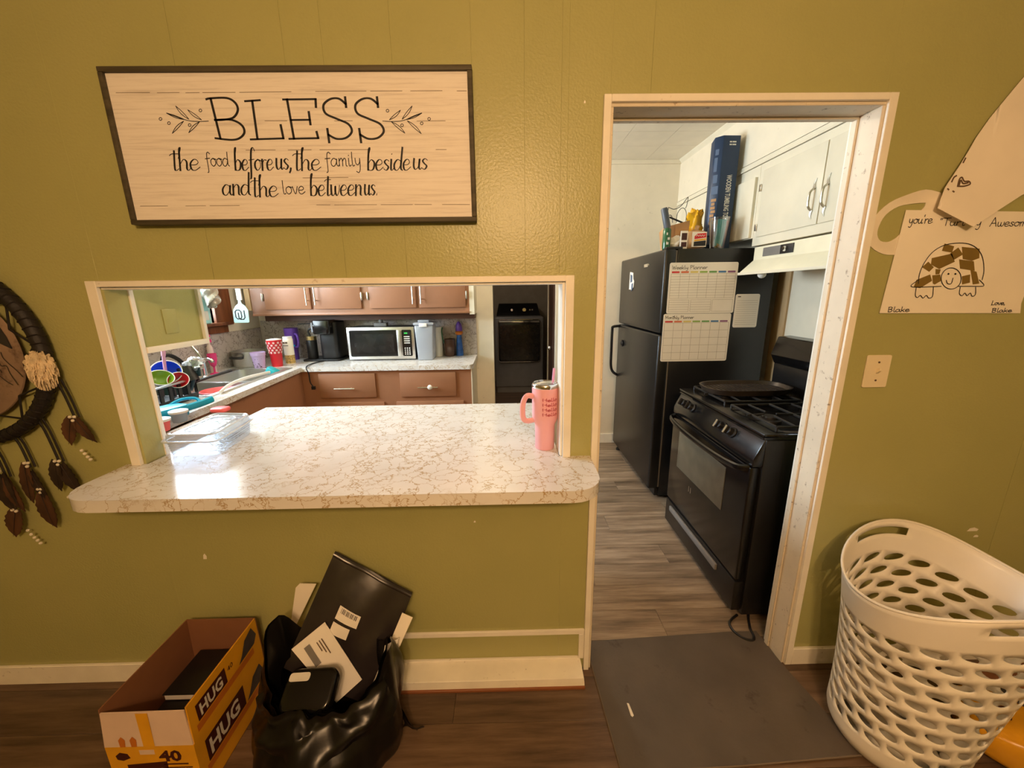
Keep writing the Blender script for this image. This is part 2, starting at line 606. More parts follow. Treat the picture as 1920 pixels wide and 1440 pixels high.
# ------------------------------------------------------------------ stroke lettering
GL = {
    'a': (1.0, [[(.78, .8), (.4, 1), (.06, .6), (.1, .12), (.4, 0), (.7, .4), (.8, .95), (.76, .25), (.92, 0), (1.05, .15)]]),
    'b': (.9, [[(.02, 1.1), (.2, 1.7), (.26, 2.05), (.12, 1.9), (.08, 1), (.1, .05)], [(.1, .6), (.4, 1), (.76, .7), (.65, .12), (.3, 0), (.1, .2)]]),
    'd': (1.0, [[(.78, .8), (.4, 1), (.06, .6), (.1, .12), (.4, 0), (.7, .4), (.8, .9)], [(.86, 2.05), (.8, 1), (.78, .2), (.95, 0)]]),
    'e': (.85, [[(.08, .5), (.5, .52), (.7, .72), (.58, .97), (.32, .98), (.06, .6), (.15, .1), (.45, 0), (.85, .3)]]),
    'f': (.75, [[(.8, 1.75), (.6, 2.05), (.38, 1.8), (.3, .9), (.3, 0), (.26, -.7), (.1, -.8)], [(.05, .95), (.7, 1.02)]]),
    'h': (.9, [[(.0, 1.1), (.2, 1.8), (.24, 2.05), (.12, 1.9), (.1, 1), (.1, 0)], [(.1, .5), (.4, 1), (.66, .8), (.66, .15), (.8, 0), (.92, .15)]]),
    'i': (.45, [[(.15, 1), (.15, .15), (.28, 0), (.42, .15)], [(.17, 1.45), (.2, 1.52)]]),
    'k': (.8, [[(.1, 2), (.1, 0)], [(.65, 1), (.12, .45)], [(.2, .5), (.7, 0)]]),
    'l': (.45, [[(.16, 2.05), (.14, 1), (.16, .15), (.3, 0), (.42, .12)]]),
    'm': (1.2, [[(.1, 1), (.1, 0)], [(.1, .6), (.35, 1), (.52, .8), (.52, 0)], [(.52, .6), (.78, 1), (.96, .8), (.96, .1), (1.1, 0)]]),
    'n': (.85, [[(.1, 1), (.1, 0)], [(.1, .6), (.4, 1), (.64, .8), (.64, .12), (.8, 0)]]),
    'o': (.85, [[(.4, 1), (.08, .75), (.06, .3), (.35, 0), (.7, .3), (.7, .75), (.4, 1), (.85, .85)]]),
    'p': (.9, [[(.1, 1), (.1, -.9)], [(.1, .6), (.4, 1), (.76, .7), (.65, .12), (.3, 0), (.1, .2)]]),
    'r': (.65, [[(.1, 1), (.12, 0)], [(.12, .6), (.35, .95), (.62, .92)]]),
    's': (.7, [[(.6, .85), (.35, 1), (.12, .8), (.3, .55), (.56, .3), (.35, 0), (.05, .15)]]),
    't': (.6, [[(.3, 1.75), (.26, .2), (.4, 0), (.58, .15)], [(-.1, 1.35), (.1, 1.5), (.6, 1.5)]]),
    'u': (.9, [[(.1, 1), (.1, .3), (.3, 0), (.6, .3), (.68, 1), (.66, .2), (.8, 0), (.92, .15)]]),
    'v': (.75, [[(.05, 1), (.35, 0), (.68, 1)]]),
    'w': (1.1, [[(.05, 1), (.1, .2), (.3, 0), (.5, .3), (.53, .95), (.55, .3), (.75, 0), (.95, .4), (1.0, 1)]]),
    'y': (.85, [[(.1, 1), (.14, .35), (.4, .15), (.64, .5), (.68, 1), (.66, -.3), (.45, -.85), (.15, -.7)]]),
    'A': (1.2, [[(.05, 0), (.5, 1.9), (.6, 1.9), (1.05, 0)], [(.2, .7), (.9, .75)]]),
    'B': (1.0, [[(.12, 1.9), (.12, 0)], [(.02, 1.85), (.5, 1.9), (.75, 1.5), (.4, 1.02), (.15, 1)], [(.15, 1), (.7, .85), (.8, .3), (.45, 0), (.1, .02)]]),
    'H': (1.1, [[(.12, 1.9), (.12, 0)], [(.9, 1.9), (.9, 0)], [(.0, 1), (1.0, 1.05)]]),
    'L': (.85, [[(.15, 1.9), (.12, 0), (.12, 0), (.75, .05)]]),
    'M': (1.4, [[(.1, 0), (.2, 1.9), (.2, 1.9), (.6, .5), (.6, .5), (1.05, 1.9), (1.05, 1.9), (1.15, 0)]]),
    'P': (.95, [[(.15, 1.9), (.15, 0)], [(.02, 1.8), (.5, 1.95), (.8, 1.5), (.5, 1), (.15, 1)]]),
    'T': (1.0, [[(.5, 1.9), (.48, 0)], [(.0, 1.9), (1.0, 1.92)]]),
    'W': (1.4, [[(.05, 1.9), (.35, 0), (.35, 0), (.65, 1.3), (.65, 1.3), (.95, 0), (.95, 0), (1.3, 1.95)]]),
    "'": (.3, [[(.15, 1.9), (.12, 1.5)]]),
    '"': (.5, [[(.15, 1.9), (.1, 1.5)], [(.35, 1.9), (.3, 1.5)]]),
    ',': (.35, [[(.18, .1), (.15, -.1), (.05, -.3)]]),
    '.': (.4, [[(.15, -.02), (.17, .1), (.19, .14)]]),
    ' ': (.6, []),
}


def word_strokes(word, x0, x1, zb, xh, slant=0.0, asc=1.0):
    tot = sum(GL[c][0] for c in word)
    k = (x1 - x0) / tot
    out = []
    x = 0.0
    for c in word:
        w, st = GL[c]
        for s in st:
            pts = []
            for px, py in s:
                if py > 1:
                    py = 1 + (py - 1) * asc
                pts.append((x0 + (x + px) * k + slant * py * xh, zb + py * xh))
            out.append(cr(pts, 5))
        x += w
    return out


XW, YW, ZW = Vector((1, 0, 0)), Vector((0, 1, 0)), Vector((0, 0, 1))


def strokes_on(strokes, w, O, R, Uv, g=None):
    g = g or G()
    for s in strokes:
        g.ribbon(s, w, O, R, Uv)
    return g


def text_mesh(s, size, O, R, Uv, align='LEFT', xs=1.0, bold=0.0):
    """lettering in Blender's own built-in face, turned into flat mesh"""
    cu = bpy.data.curves.new('tmp_text', 'FONT')
    cu.body = s
    cu.size = size
    cu.align_x = align
    cu.resolution_u = 2
    cu.offset = bold * size
    ob = bpy.data.objects.new('tmp_text', cu)
    COL.objects.link(ob)
    dg = bpy.context.evaluated_depsgraph_get()
    me = bpy.data.meshes.new_from_object(ob.evaluated_get(dg))
    g = G()
    g.add([O + R * (v.co.x * xs) + Uv * v.co.y for v in me.vertices], [list(p.vertices) for p in me.polygons])
    bpy.data.objects.remove(ob, do_unlink=True)
    bpy.data.curves.remove(cu)
    bpy.data.meshes.remove(me)
    return g


# ------------------------------------------------------------------ room shell
CT = 0.96      # pass-through counter height
KZ = 0.955     # kitchen worktop height
YB = 2.48      # kitchen back wall
XL, XR = -2.37, 1.90
HC = 2.68
WT = 0.09      # dividing wall thickness

# floor: slab plus planks
fl = struct('floor', G().box(-3.2, 3.2, -4.4, 5.6, -0.10, -0.006), M['dark_under'])
random.seed(4)
PW = 0.166
row = 0
y = -0.870
while y < YB:
    x = -3.3 + (row * 0.47) % 1.2 - 1.2
    # clip rows to the room they run in
    while x < 3.2:
        x0, x1 = max(x, -3.2), min(x + 1.2, 3.2)
        if x1 - x0 > 0.05:
            struct('plank', G().box(x0 + .0006, x1 - .0006, y + .0006, min(y + PW, YB) - .0006, -0.006, 0.0), M['plank' if y > 0.0 else 'plank_dimmed'], fl, bevel=.0006, seg=1)
        x += 1.2
    y += PW
    row += 1
fr = struct('floor_rest', G().box(-3.2, 3.2, -4.4, -0.872, -0.006, 0.0), M['plank_far'], fl)
fr.name = 'plank_field'
struct('plank_field', G().box(-1.0, 1.4, YB, 5.6, -0.006, 0.0), M['plank_far'], fl)

# dividing wall between living room and kitchen: core with two openings
OX0, OX1, OZ0, OZ1 = -1.305, 0.197, 0.92, 1.576       # pass-through (rough)
DX0, DX1, DZ1 = 0.322, 1.152, 2.083                    # doorway
cw = G()
PT = 0.0014
for a, b, c, d in ((-3.2, OX0, 0, HC), (OX0, OX1, 0, OZ0), (OX0, OX1, OZ1, HC), (OX1, DX0, 0, HC), (DX0, DX1, DZ1, HC), (DX1, 3.2, 0, HC)):
    cw.box(a, b, PT, WT, c, d)
wf = struct('wall_front', cw, M['olive'])
grooves = [-3.2, -.937, -.622, -.512, -.316, -.087, .066, .176, .333, .44, 1.90, 3.2]
GAP = .0006


def panel(x0, x1, z0, z1):
    if x1 - x0 < .004 or z1 - z0 < .01:
        return
    struct('panel', G().box(x0, x1, 0, PT, z0, z1), M['olive'], wf, bevel=.0004, seg=1)


cuts = [('full', -3.2, OX0), ('top', OX0, OX1), ('full', OX1, DX0), ('door', DX0, DX1), ('full', DX1, 3.2)]
for kind, a, b in cuts:
    gs = [a] + [q for q in grooves if a + .012 < q < b - .012] + [b]
    for i in range(len(gs) - 1):
        x0 = gs[i] + (GAP if i else 0)
        x1 = gs[i + 1] - (GAP if i < len(gs) - 2 else 0)
        if kind == 'full':
            panel(x0, x1, 0, HC)
        elif kind == 'top':
            panel(x0, x1, OZ1, HC)
        else:
            panel(x0, x1, DZ1, HC)
panel(OX0, OX1, 0, OZ0)
# a few paint chips on the wall
chip = G()
for cx, cz, sx, sz in ((-1.166, .575, .007, .012), (.245, 2.09, .003, .004), (-.13, .70, .004, .004), (1.81, .62, .022, .008), (1.83, .59, .010, .005)):
    chip.prism([(cx - sx, cz - sz), (cx + sx * .8, cz - sz), (cx + sx, cz), (cx + sx * .2, cz + sz), (cx - sx * .6, cz + sz * .5)], -.0006, .002, 'y')
struct('paint_chip', chip, M['trim'], wf)

# living room shell
struct('wall_left', G().box(-3.3, -3.2, -4.4, 0.09, 0, HC), M['olive'])
struct('wall_right', G().box(3.2, 3.3, -4.4, 0.09, 0, HC), M['olive'])
struct('wall_back', G().box(-3.3, 3.3, -4.5, -4.4, 0, HC), M['olive'])
struct('ceiling', G().box(-3.3, 3.3, -4.5, 0.09, HC, HC + .1), M['lceil'])

# kitchen shell
WY0, WY1, WZ0, WZ1 = 0.48, 1.90, 1.335, 2.25            # window over the sink
g = G()
for a, b, c, d in ((.09, WY0, 0, HC), (WY1, YB, 0, HC), (WY0, WY1, 0, WZ0), (WY0, WY1, WZ1, HC)):
    g.box(XL - .12, XL, a, b, c, d)
struct('wall_kitchen_left', g, M['kwall'])
LX0, LX1, LZ = -0.127, 0.49, 2.06                       # doorway to the laundry
g = G()
for a, b, c, d in ((XL - .12, LX0, 0, HC), (LX1, XR + .1, 0, HC), (LX0, LX1, LZ, HC)):
    g.box(a, b, YB, YB + .10, c, d)
struct('wall_kitchen_back', g, M['kwall'])
struct('wall_kitchen_right', G().box(XR, XR + .1, .09, YB, 0, HC), M['kwall'])
kc = struct('ceiling_kitchen', G().box(XL - .12, XR + .1, .09, YB + .1, HC + .006, HC + .1), M['kceil'])
xs_ = [XL, -1.42, -.63, .14, .935, 1.273, XR]
ys_ = [.09, .62, 1.24, 1.85, 2.134, YB]
for i in range(len(xs_) - 1):
    for j in range(len(ys_) - 1):
        struct('panel', G().box(xs_[i] + .0012, xs_[i + 1] - .0012, ys_[j] + .0012, ys_[j + 1] - .0012, HC, HC + .006), M['kceil'], kc)
# laundry shell
struct('wall_laundry_left', G().box(-1.1, -1.0, YB + .1, 5.6, 0, HC), M['laundry'])
struct('wall_laundry_right', G().box(.86, .96, YB + .1, 5.6, 0, HC), M['laundry'])
struct('wall_laundry_back', G().box(-1.1, .96, 5.5, 5.6, 0, HC), M['laundry'])
struct('ceiling_laundry', G().box(-1.1, .96, YB + .1, 5.6, HC, HC + .1), M['laundry'])

# ------------------------------------------------------------------ trims and casings
tn = 0


def trim(g, m='trim', bevel=.0015):
    global tn
    tn += 1
    return struct('trim_%d' % tn, g, M[m], bevel=bevel, seg=1)


# pass-through frame
trim(G().box(-1.338, -1.305, -.014, 0.0, CT, OZ1 + .018))
trim(G().box(.197, .225, -.014, 0.0, CT, OZ1 + .018))
trim(G().box(-1.305, .197, -.014, 0.0, OZ1 - .001, OZ1 + .018))
# liners of the pass-through
trim(G().box(.188, .197, 0.0, WT + .004, CT, OZ1 - .001))
trim(G().box(-1.305, .188, 0.0, WT + .004, OZ1 - .009, OZ1 - .001))
struct('trim_liner_left', G().box(-1.305, -1.2965, 0.0, WT - .012, CT, OZ1 - .009), M['olive'])
trim(G().box(-1.312, -1.292, WT - .012, WT + .006, CT, OZ1 + .018))
# doorway casing, living side
trim(G().box(.300, .3225, -.014, 0.0, 0, 2.105))
trim(G().box(1.152, 1.178, -.014, 0.0, 0, 2.105))
trim(G().box(.3225, 1.152, -.014, 0.0, 2.085, 2.105))
# doorway jambs
trim(G().box(.3225, .332, -.004, WT + .01, 0, 2.075), 'jamb')
trim(G().box(1.142, 1.152, -.004, WT + .01, 0, 2.075), 'jamb')
trim(G().box(.3225, 1.152, -.004, WT + .01, 2.075, 2.085), 'jamb')
trim(G().box(1.134, 1.142, WT - .018, WT + .004, 0, 2.067), 'jamb')
trim(G().box(.332, 1.142, WT - .018, WT + .004, 2.067, 2.075), 'jamb')
# kitchen side casing
trim(G().box(1.146, 1.20, WT + .010, WT + .024, 0, 2.12))
# baseboards
struct('baseboard_left', G().box(-3.2, -.985, -.012, 0, 0, .088), M['base'], bevel=.002)
struct('baseboard_right', G().box(1.178, 3.2, -.014, 0, 0, .080), M['base'], bevel=.002)
struct('baseboard_kitchen', G().box(LX1 + .06, XR, YB - .014, YB, 0, .10), M['base'], bevel=.002)
# infill under the counter: ledge, rails, shoe moulding
struct('baseboard_ledge', G().hexa([(-.985, -.088, .010), (.292, -.088, .010), (.292, 0, .010), (-.985, 0, .010)],
                                  [(-.985, -.086, .046), (.288, -.086, .046), (.288, 0, .056), (-.985, 0, .056)]), M['base'], bevel=.0015)
trim(G().box(-.985, .292, -.095, -.002, 0, .011), 'orange_strip')
trim(G().box(-.985, .300, -.010, 0, .178, .200))
trim(G().box(.279, .300, -.010, 0, .056, .178))
trim(G().box(-.985, .279, -.010, 0, .056, .064))
# laundry doorway casing and door
trim(G().box(LX1 - .005, LX1 + .055, YB - .014, YB, 0, 2.12), 'kwall')
trim(G().box(LX0 - .002, LX0 + .006, YB - .006, YB + .11, 0, LZ), 'kwall')
d1 = struct('door_1', G().box(.474, .506, YB + .11, YB + .50, .01, 2.02), M['dark_door'], bevel=.002)
struct('door_handle', G().ball((.452, YB + .19, .98), .024, 12).tube([(.476, YB + .19, .98), (.452, YB + .19, .98)], .01, 8), M['chrome'], d1)
trim(G().box(.525, .565, 3.55, 3.60, 0, 2.1), 'kwall')
# window over the sink
wn1 = struct('window_1', G().box(XL - .10, XL - .06, WY0, WY0 + .035, WZ0, WZ1).box(XL - .10, XL - .06, WY1 - .035, WY1, WZ0, WZ1)
             .box(XL - .10, XL - .06, WY0, WY1, WZ0, WZ0 + .035).box(XL - .10, XL - .06, WY0, WY1, WZ1 - .035, WZ1)
             .box(XL - .10, XL - .06, 1.17, 1.21, WZ0, WZ1), M['white_plastic'])
struct('pane', G().box(XL - .085, XL - .080, WY0 + .035, 1.17, WZ0 + .035, WZ1 - .035), M['glass'], wn1)
struct('pane', G().box(XL - .085, XL - .080, 1.21, WY1 - .035, WZ0 + .035, WZ1 - .035), M['glass'], wn1)
trim(G().box(XL - .02, XL + .022, WY1, WY1 + .20, WZ0 - .02, WZ1 + .15), 'sill_wood')
trim(G().box(XL - .02, XL + .022, WY0 - .10, WY0, WZ0 - .02, WZ1 + .15), 'sill_wood')
trim(G().box(XL - .06, XL + .06, WY0 - .14, WY1 + .14, WZ0 - .022, WZ0), 'sill_wood')
trim(G().box(XL, XL + .022, WY0 - .12, WY1 + .12, WZ0 - .085, WZ0 - .022), 'sill_wood')
trim(G().box(XR - .015, XR, 1.30, 1.42, .2, 1.66), 'tan_wood')

# soffit above the right-hand cabinets with crown strips
CX = 1.59
struct('wall_soffit_right', G().box(CX, XR, .09, YB, 2.33, HC), M['kwall'])
trim(G().prism([(CX, HC), (CX - .022, HC), (CX - .018, HC - .012), (CX - .008, HC - .02), (CX, HC - .035)], .09, YB, 'y'), 'white_cab', 0)
trim(G().box(.50, CX, YB - .016, YB, HC - .034, HC), 'kwall')
trim(G().box(CX - .010, CX, .09, YB, 2.292, 2.302), 'white_cab')
trim(G().box(CX - .006, CX, .09, YB, 2.302, 2.325), 'white_cab')

BLESS=[[(-0.8498,2.0927),(-0.8355,2.0952),(-0.7904,2.0955),(-0.7686,2.0832),(-0.7646,2.0644),(-0.7813,2.0457),(-0.8126,2.0404),(-0.8357,2.04)],[(-0.8368,2.0947),(-0.8277,1.9912)],[(-0.8357,2.04),(-0.7883,2.0403),(-0.7603,2.0265),(-0.7556,2.0073),(-0.7723,1.9925),(-0.7976,1.9883),(-0.8427,1.993)],[(-0.7195,2.0882),(-0.7204,1.9905)],[(-0.7407,2.0873),(-0.6964,2.0897)],[(-0.741,1.989),(-0.6446,1.9911)],[(-0.6446,1.9911),(-0.6474,2.0258)],[(-0.6195,2.0914),(-0.614,1.9898)],[(-0.6316,2.0909),(-0.5379,2.0915)],[(-0.5379,2.0915),(-0.5393,2.0712)],[(-0.6168,2.0387),(-0.56,2.0389)],[(-0.5616,2.0589),(-0.561,2.0269)],[(-0.6282,1.9899),(-0.5429,1.991)],[(-0.5429,1.991),(-0.5457,2.0076)],[(-0.4525,2.0707),(-0.4527,2.0958)],[(-0.4528,2.0787),(-0.4713,2.0922),(-0.4956,2.0913),(-0.5168,2.0764),(-0.5134,2.0549),(-0.4833,2.0411),(-0.4512,2.0273),(-0.4428,2.008),(-0.4613,1.9915),(-0.4894,1.9889),(-0.5128,2.0002)],[(-0.5134,2.0151),(-0.5122,1.9796)],[(-0.3605,2.0702),(-0.3612,2.0953)],[(-0.361,2.0782),(-0.3798,2.0917),(-0.4041,2.0908),(-0.4251,2.0759),(-0.4213,2.0543),(-0.3909,2.0406),(-0.3584,2.0267),(-0.3496,2.0074),(-0.3678,1.9909),(-0.396,1.9883),(-0.4196,1.9996)],[(-0.4205,2.0145),(-0.4186,1.979)]]
SPRIG_L=[[(-0.8538,2.0374),(-0.8831,2.0365),(-0.9157,2.04),(-0.9693,2.0581)],[(-0.8731,2.0408),(-0.8806,2.0433),(-0.8876,2.0463),(-0.8938,2.0501),(-0.899,2.0548),(-0.9034,2.0604),(-0.9073,2.0663),(-0.9073,2.0663),(-0.901,2.0627),(-0.8949,2.0589),(-0.889,2.0548),(-0.8835,2.0504),(-0.8783,2.0457),(-0.8731,2.0408)],[(-0.9091,2.0426),(-0.9163,2.0467),(-0.9228,2.0512),(-0.9284,2.0564),(-0.933,2.0624),(-0.9365,2.0691),(-0.9396,2.0761),(-0.9396,2.0761),(-0.9338,2.0711),(-0.9282,2.0659),(-0.923,2.0605),(-0.9181,2.0548),(-0.9135,2.0488),(-0.9091,2.0426)],[(-0.9214,2.0416),(-0.9304,2.043),(-0.939,2.0447),(-0.9472,2.0471),(-0.9549,2.0504),(-0.9622,2.0543),(-0.9692,2.0586),(-0.9692,2.0586),(-0.9609,2.0563),(-0.9527,2.0539),(-0.9447,2.0512),(-0.9368,2.0482),(-0.9291,2.045),(-0.9214,2.0416)],[(-0.8803,2.0354),(-0.8877,2.0324),(-0.8947,2.0289),(-0.9011,2.0247),(-0.9067,2.0197),(-0.9116,2.014),(-0.9162,2.0078),(-0.9162,2.0078),(-0.9097,2.0119),(-0.9033,2.0161),(-0.8972,2.0206),(-0.8913,2.0253),(-0.8857,2.0303),(-0.8803,2.0354)],[(-0.9254,2.0373),(-0.9332,2.0337),(-0.9407,2.0297),(-0.9476,2.0249),(-0.9536,2.0194),(-0.959,2.0132),(-0.964,2.0065),(-0.964,2.0065),(-0.957,2.0111),(-0.9502,2.0159),(-0.9436,2.0209),(-0.9373,2.0262),(-0.9313,2.0317),(-0.9254,2.0373)],[(-0.986,2.0437),(-0.9877,2.0412),(-0.9907,2.0402),(-0.9933,2.0412),(-0.9939,2.0437),(-0.9922,2.0462),(-0.9892,2.0472),(-0.9866,2.0461),(-0.986,2.0437)],[(-0.9642,2.0327),(-0.9659,2.0302),(-0.9689,2.0292),(-0.9715,2.0302),(-0.9721,2.0327),(-0.9704,2.0352),(-0.9674,2.0362),(-0.9648,2.0352),(-0.9642,2.0327)],[(-0.9058,2.0274),(-0.9075,2.0249),(-0.9105,2.0239),(-0.9131,2.025),(-0.9137,2.0275),(-0.9121,2.03),(-0.9091,2.031),(-0.9065,2.0299),(-0.9058,2.0274)],[(-0.8676,2.0645),(-0.8692,2.062),(-0.8722,2.061),(-0.8748,2.0621),(-0.8754,2.0645),(-0.8738,2.067),(-0.8708,2.068),(-0.8683,2.067),(-0.8676,2.0645)]]
SPRIG_R=[[(-0.3503,2.0343),(-0.3184,2.033),(-0.2874,2.0361),(-0.2351,2.0538)],[(-0.3303,2.0375),(-0.3232,2.0399),(-0.3165,2.0427),(-0.3104,2.0463),(-0.3052,2.0508),(-0.3006,2.056),(-0.2965,2.0617),(-0.2965,2.0617),(-0.3026,2.0582),(-0.3086,2.0546),(-0.3144,2.0508),(-0.3199,2.0466),(-0.3252,2.0421),(-0.3303,2.0375)],[(-0.2933,2.0389),(-0.2862,2.0431),(-0.2796,2.0478),(-0.2739,2.053),(-0.2692,2.0589),(-0.2653,2.0654),(-0.262,2.0723),(-0.262,2.0723),(-0.2679,2.0672),(-0.2735,2.062),(-0.2789,2.0566),(-0.284,2.0509),(-0.2887,2.0449),(-0.2933,2.0389)],[(-0.2811,2.0377),(-0.2728,2.039),(-0.2647,2.0406),(-0.2568,2.043),(-0.2493,2.0462),(-0.2421,2.05),(-0.2351,2.0543),(-0.2351,2.0543),(-0.243,2.0521),(-0.2508,2.0497),(-0.2585,2.0471),(-0.2661,2.0442),(-0.2736,2.041),(-0.2811,2.0377)],[(-0.3247,2.032),(-0.3169,2.0288),(-0.3096,2.0251),(-0.303,2.0207),(-0.2974,2.0153),(-0.2925,2.0092),(-0.2881,2.0026),(-0.2881,2.0026),(-0.2949,2.0069),(-0.3014,2.0114),(-0.3077,2.0161),(-0.3136,2.0212),(-0.3192,2.0265),(-0.3247,2.032)],[(-0.2783,2.0344),(-0.2702,2.0305),(-0.2627,2.0261),(-0.2559,2.021),(-0.25,2.0151),(-0.245,2.0083),(-0.2405,2.0011),(-0.2405,2.0011),(-0.2474,2.0062),(-0.2542,2.0113),(-0.2607,2.0167),(-0.2668,2.0224),(-0.2727,2.0283),(-0.2783,2.0344)],[(-0.3299,2.0608),(-0.3313,2.0583),(-0.3342,2.0573),(-0.3369,2.0584),(-0.3378,2.0609),(-0.3364,2.0633),(-0.3335,2.0643),(-0.3308,2.0633),(-0.3299,2.0608)],[(-0.2906,2.023),(-0.2919,2.0205),(-0.2949,2.0194),(-0.2976,2.0205),(-0.2986,2.023),(-0.2972,2.0255),(-0.2943,2.0266),(-0.2916,2.0255),(-0.2906,2.023)],[(-0.2328,2.0276),(-0.2342,2.025),(-0.2371,2.024),(-0.2399,2.0251),(-0.2409,2.0276),(-0.2395,2.0301),(-0.2366,2.0311),(-0.2339,2.0301),(-0.2328,2.0276)],[(-0.2105,2.0389),(-0.2119,2.0364),(-0.2148,2.0354),(-0.2175,2.0364),(-0.2185,2.039),(-0.2172,2.0415),(-0.2143,2.0425),(-0.2116,2.0414),(-0.2105,2.0389)]]
SEAMS=[[(-1.1008,2.1104),(-1.0056,2.1104)],[(-0.9849,2.1097),(-0.9223,2.1099)],[(-0.9045,2.1093),(-0.8656,2.1096)],[(-0.8566,2.1096),(-0.7639,2.1096)],[(-0.7519,2.1096),(-0.6047,2.1104)],[(-0.5354,2.1111),(-0.3906,2.1109)],[(-0.3785,2.1108),(-0.2877,2.1109)],[(-0.2635,2.1107),(-0.1724,2.1108)],[(-0.1299,2.11),(-0.1025,2.1099)],[(-0.6915,2.037),(-0.6275,2.0366)],[(-0.4901,2.0357),(-0.438,2.0354)],[(-0.2506,2.0337),(-0.1673,2.0337)],[(-0.7593,1.9607),(-0.6727,1.9606)],[(-0.6356,1.9604),(-0.5673,1.9604)],[(-0.5425,1.9603),(-0.3932,1.9597)],[(-0.1995,1.9584),(-0.1682,1.9581)],[(-0.6025,1.8849),(-0.4668,1.8849)],[(-1.102,1.8108),(-1.0198,1.8106)],[(-0.966,1.8101),(-0.9057,1.8101)],[(-0.8931,1.81),(-0.8041,1.8098)],[(-0.5712,1.8094),(-0.5297,1.809)],[(-0.5169,1.8089),(-0.3886,1.8083)],[(-0.3757,1.8082),(-0.2792,1.8079)],[(-0.2727,1.8079),(-0.2212,1.8074)],[(-0.1889,1.8071),(-0.1049,1.8063)]]
WORDS=[('the','s',[(-0.9863,1.9081),(-0.9024,1.9075),(-0.9802,1.9365)]),('food','r',[(-0.8834,1.9187),(-0.8133,1.9182),(-0.878,1.947)]),('before','s',[(-0.801,1.9066),(-0.6861,1.9057),(-0.796,1.9351)]),('us,','s',[(-0.6794,1.9085),(-0.6306,1.9082),(-0.6751,1.937)]),('the','s',[(-0.626,1.9053),(-0.5458,1.9046),(-0.622,1.9338)]),('family','r',[(-0.5312,1.916),(-0.4239,1.9151),(-0.5277,1.9444)]),('beside','s',[(-0.4081,1.9035),(-0.2787,1.9025),(-0.4052,1.9321)]),('us','s',[(-0.2722,1.9053),(-0.2267,1.905),(-0.2701,1.9339)]),('and','s',[(-0.8496,1.8392),(-0.7643,1.8384),(-0.8442,1.8684)]),('the','s',[(-0.7619,1.8337),(-0.6827,1.833),(-0.757,1.863)]),('love','r',[(-0.6689,1.8405),(-0.601,1.8399),(-0.6645,1.8697)]),('between','s',[(-0.587,1.8351),(-0.4297,1.8337),(-0.5831,1.8644)]),('us.','s',[(-0.4244,1.8354),(-0.381,1.835),(-0.4214,1.8648)])]
TURTLE=[[(1.3696,1.5536),(1.3659,1.5826),(1.373,1.617),(1.392,1.6508),(1.4229,1.6718),(1.463,1.6791),(1.5057,1.6765),(1.54,1.6604),(1.5647,1.6319),(1.5799,1.5916),(1.5817,1.5626)],[(1.3669,1.5653),(1.3464,1.548),(1.3632,1.542),(1.4486,1.5438)],[(1.504,1.5431),(1.5534,1.5425),(1.593,1.5438),(1.5725,1.5628)],[(1.5098,1.5682),(1.5106,1.5552),(1.5061,1.5443),(1.497,1.537),(1.4847,1.5346),(1.471,1.5373),(1.4582,1.5449),(1.4481,1.556),(1.4423,1.569),(1.4417,1.5819),(1.4463,1.5927),(1.4554,1.5998),(1.4676,1.6022),(1.481,1.5995),(1.4938,1.5921),(1.5039,1.5811),(1.5098,1.5682)],[(1.465,1.5832),(1.4648,1.582),(1.4636,1.5815),(1.4622,1.582),(1.4614,1.5832),(1.4616,1.5845),(1.4628,1.585),(1.4642,1.5844),(1.465,1.5832)],[(1.4883,1.5829),(1.4881,1.5817),(1.4869,1.5812),(1.4855,1.5817),(1.4846,1.583),(1.4848,1.5842),(1.486,1.5847),(1.4874,1.5842),(1.4883,1.5829)],[(1.461,1.563),(1.4679,1.5524),(1.4802,1.5522),(1.4819,1.5697)],[(1.365,1.542),(1.3681,1.5154),(1.3771,1.5082),(1.3848,1.5152),(1.3961,1.5062),(1.4052,1.5149),(1.4159,1.5059),(1.4269,1.5117),(1.4228,1.5412)],[(1.514,1.5401),(1.5163,1.5194),(1.5274,1.5122),(1.5344,1.521),(1.5442,1.512),(1.553,1.5207),(1.562,1.51),(1.5716,1.5158),(1.5665,1.5394)]]
PATCH=[[(1.4273,1.6784),(1.4606,1.6697),(1.4584,1.65),(1.4238,1.6561)],[(1.4531,1.6473),(1.4755,1.6656),(1.4962,1.644),(1.4703,1.6273)],[(1.487,1.6677),(1.547,1.6614),(1.5537,1.632),(1.5317,1.6237),(1.4999,1.6298)],[(1.3961,1.6338),(1.4591,1.6472),(1.4748,1.6215),(1.4288,1.5992),(1.3979,1.6138)],[(1.488,1.6288),(1.5381,1.6225),(1.5493,1.592),(1.4986,1.5995)],[(1.3696,1.6056),(1.3868,1.6225),(1.4091,1.6051),(1.3974,1.5909)],[(1.4166,1.5993),(1.434,1.598),(1.4328,1.583),(1.4209,1.582)],[(1.357,1.5421),(1.3608,1.5653),(1.4025,1.5822),(1.4136,1.5618),(1.3792,1.5388)],[(1.4106,1.5792),(1.4361,1.5818),(1.4442,1.5614),(1.4256,1.55),(1.4187,1.553)],[(1.5111,1.5751),(1.5371,1.5806),(1.5429,1.5544),(1.5185,1.5488)],[(1.5345,1.5951),(1.5562,1.589),(1.5757,1.551),(1.5549,1.5484)]]
SHEET=[(1.2784,1.7811),(1.2601,1.4583),(1.7449,1.4517),(1.7385,1.4838),(1.7421,1.5195),(1.6932,1.7718)]
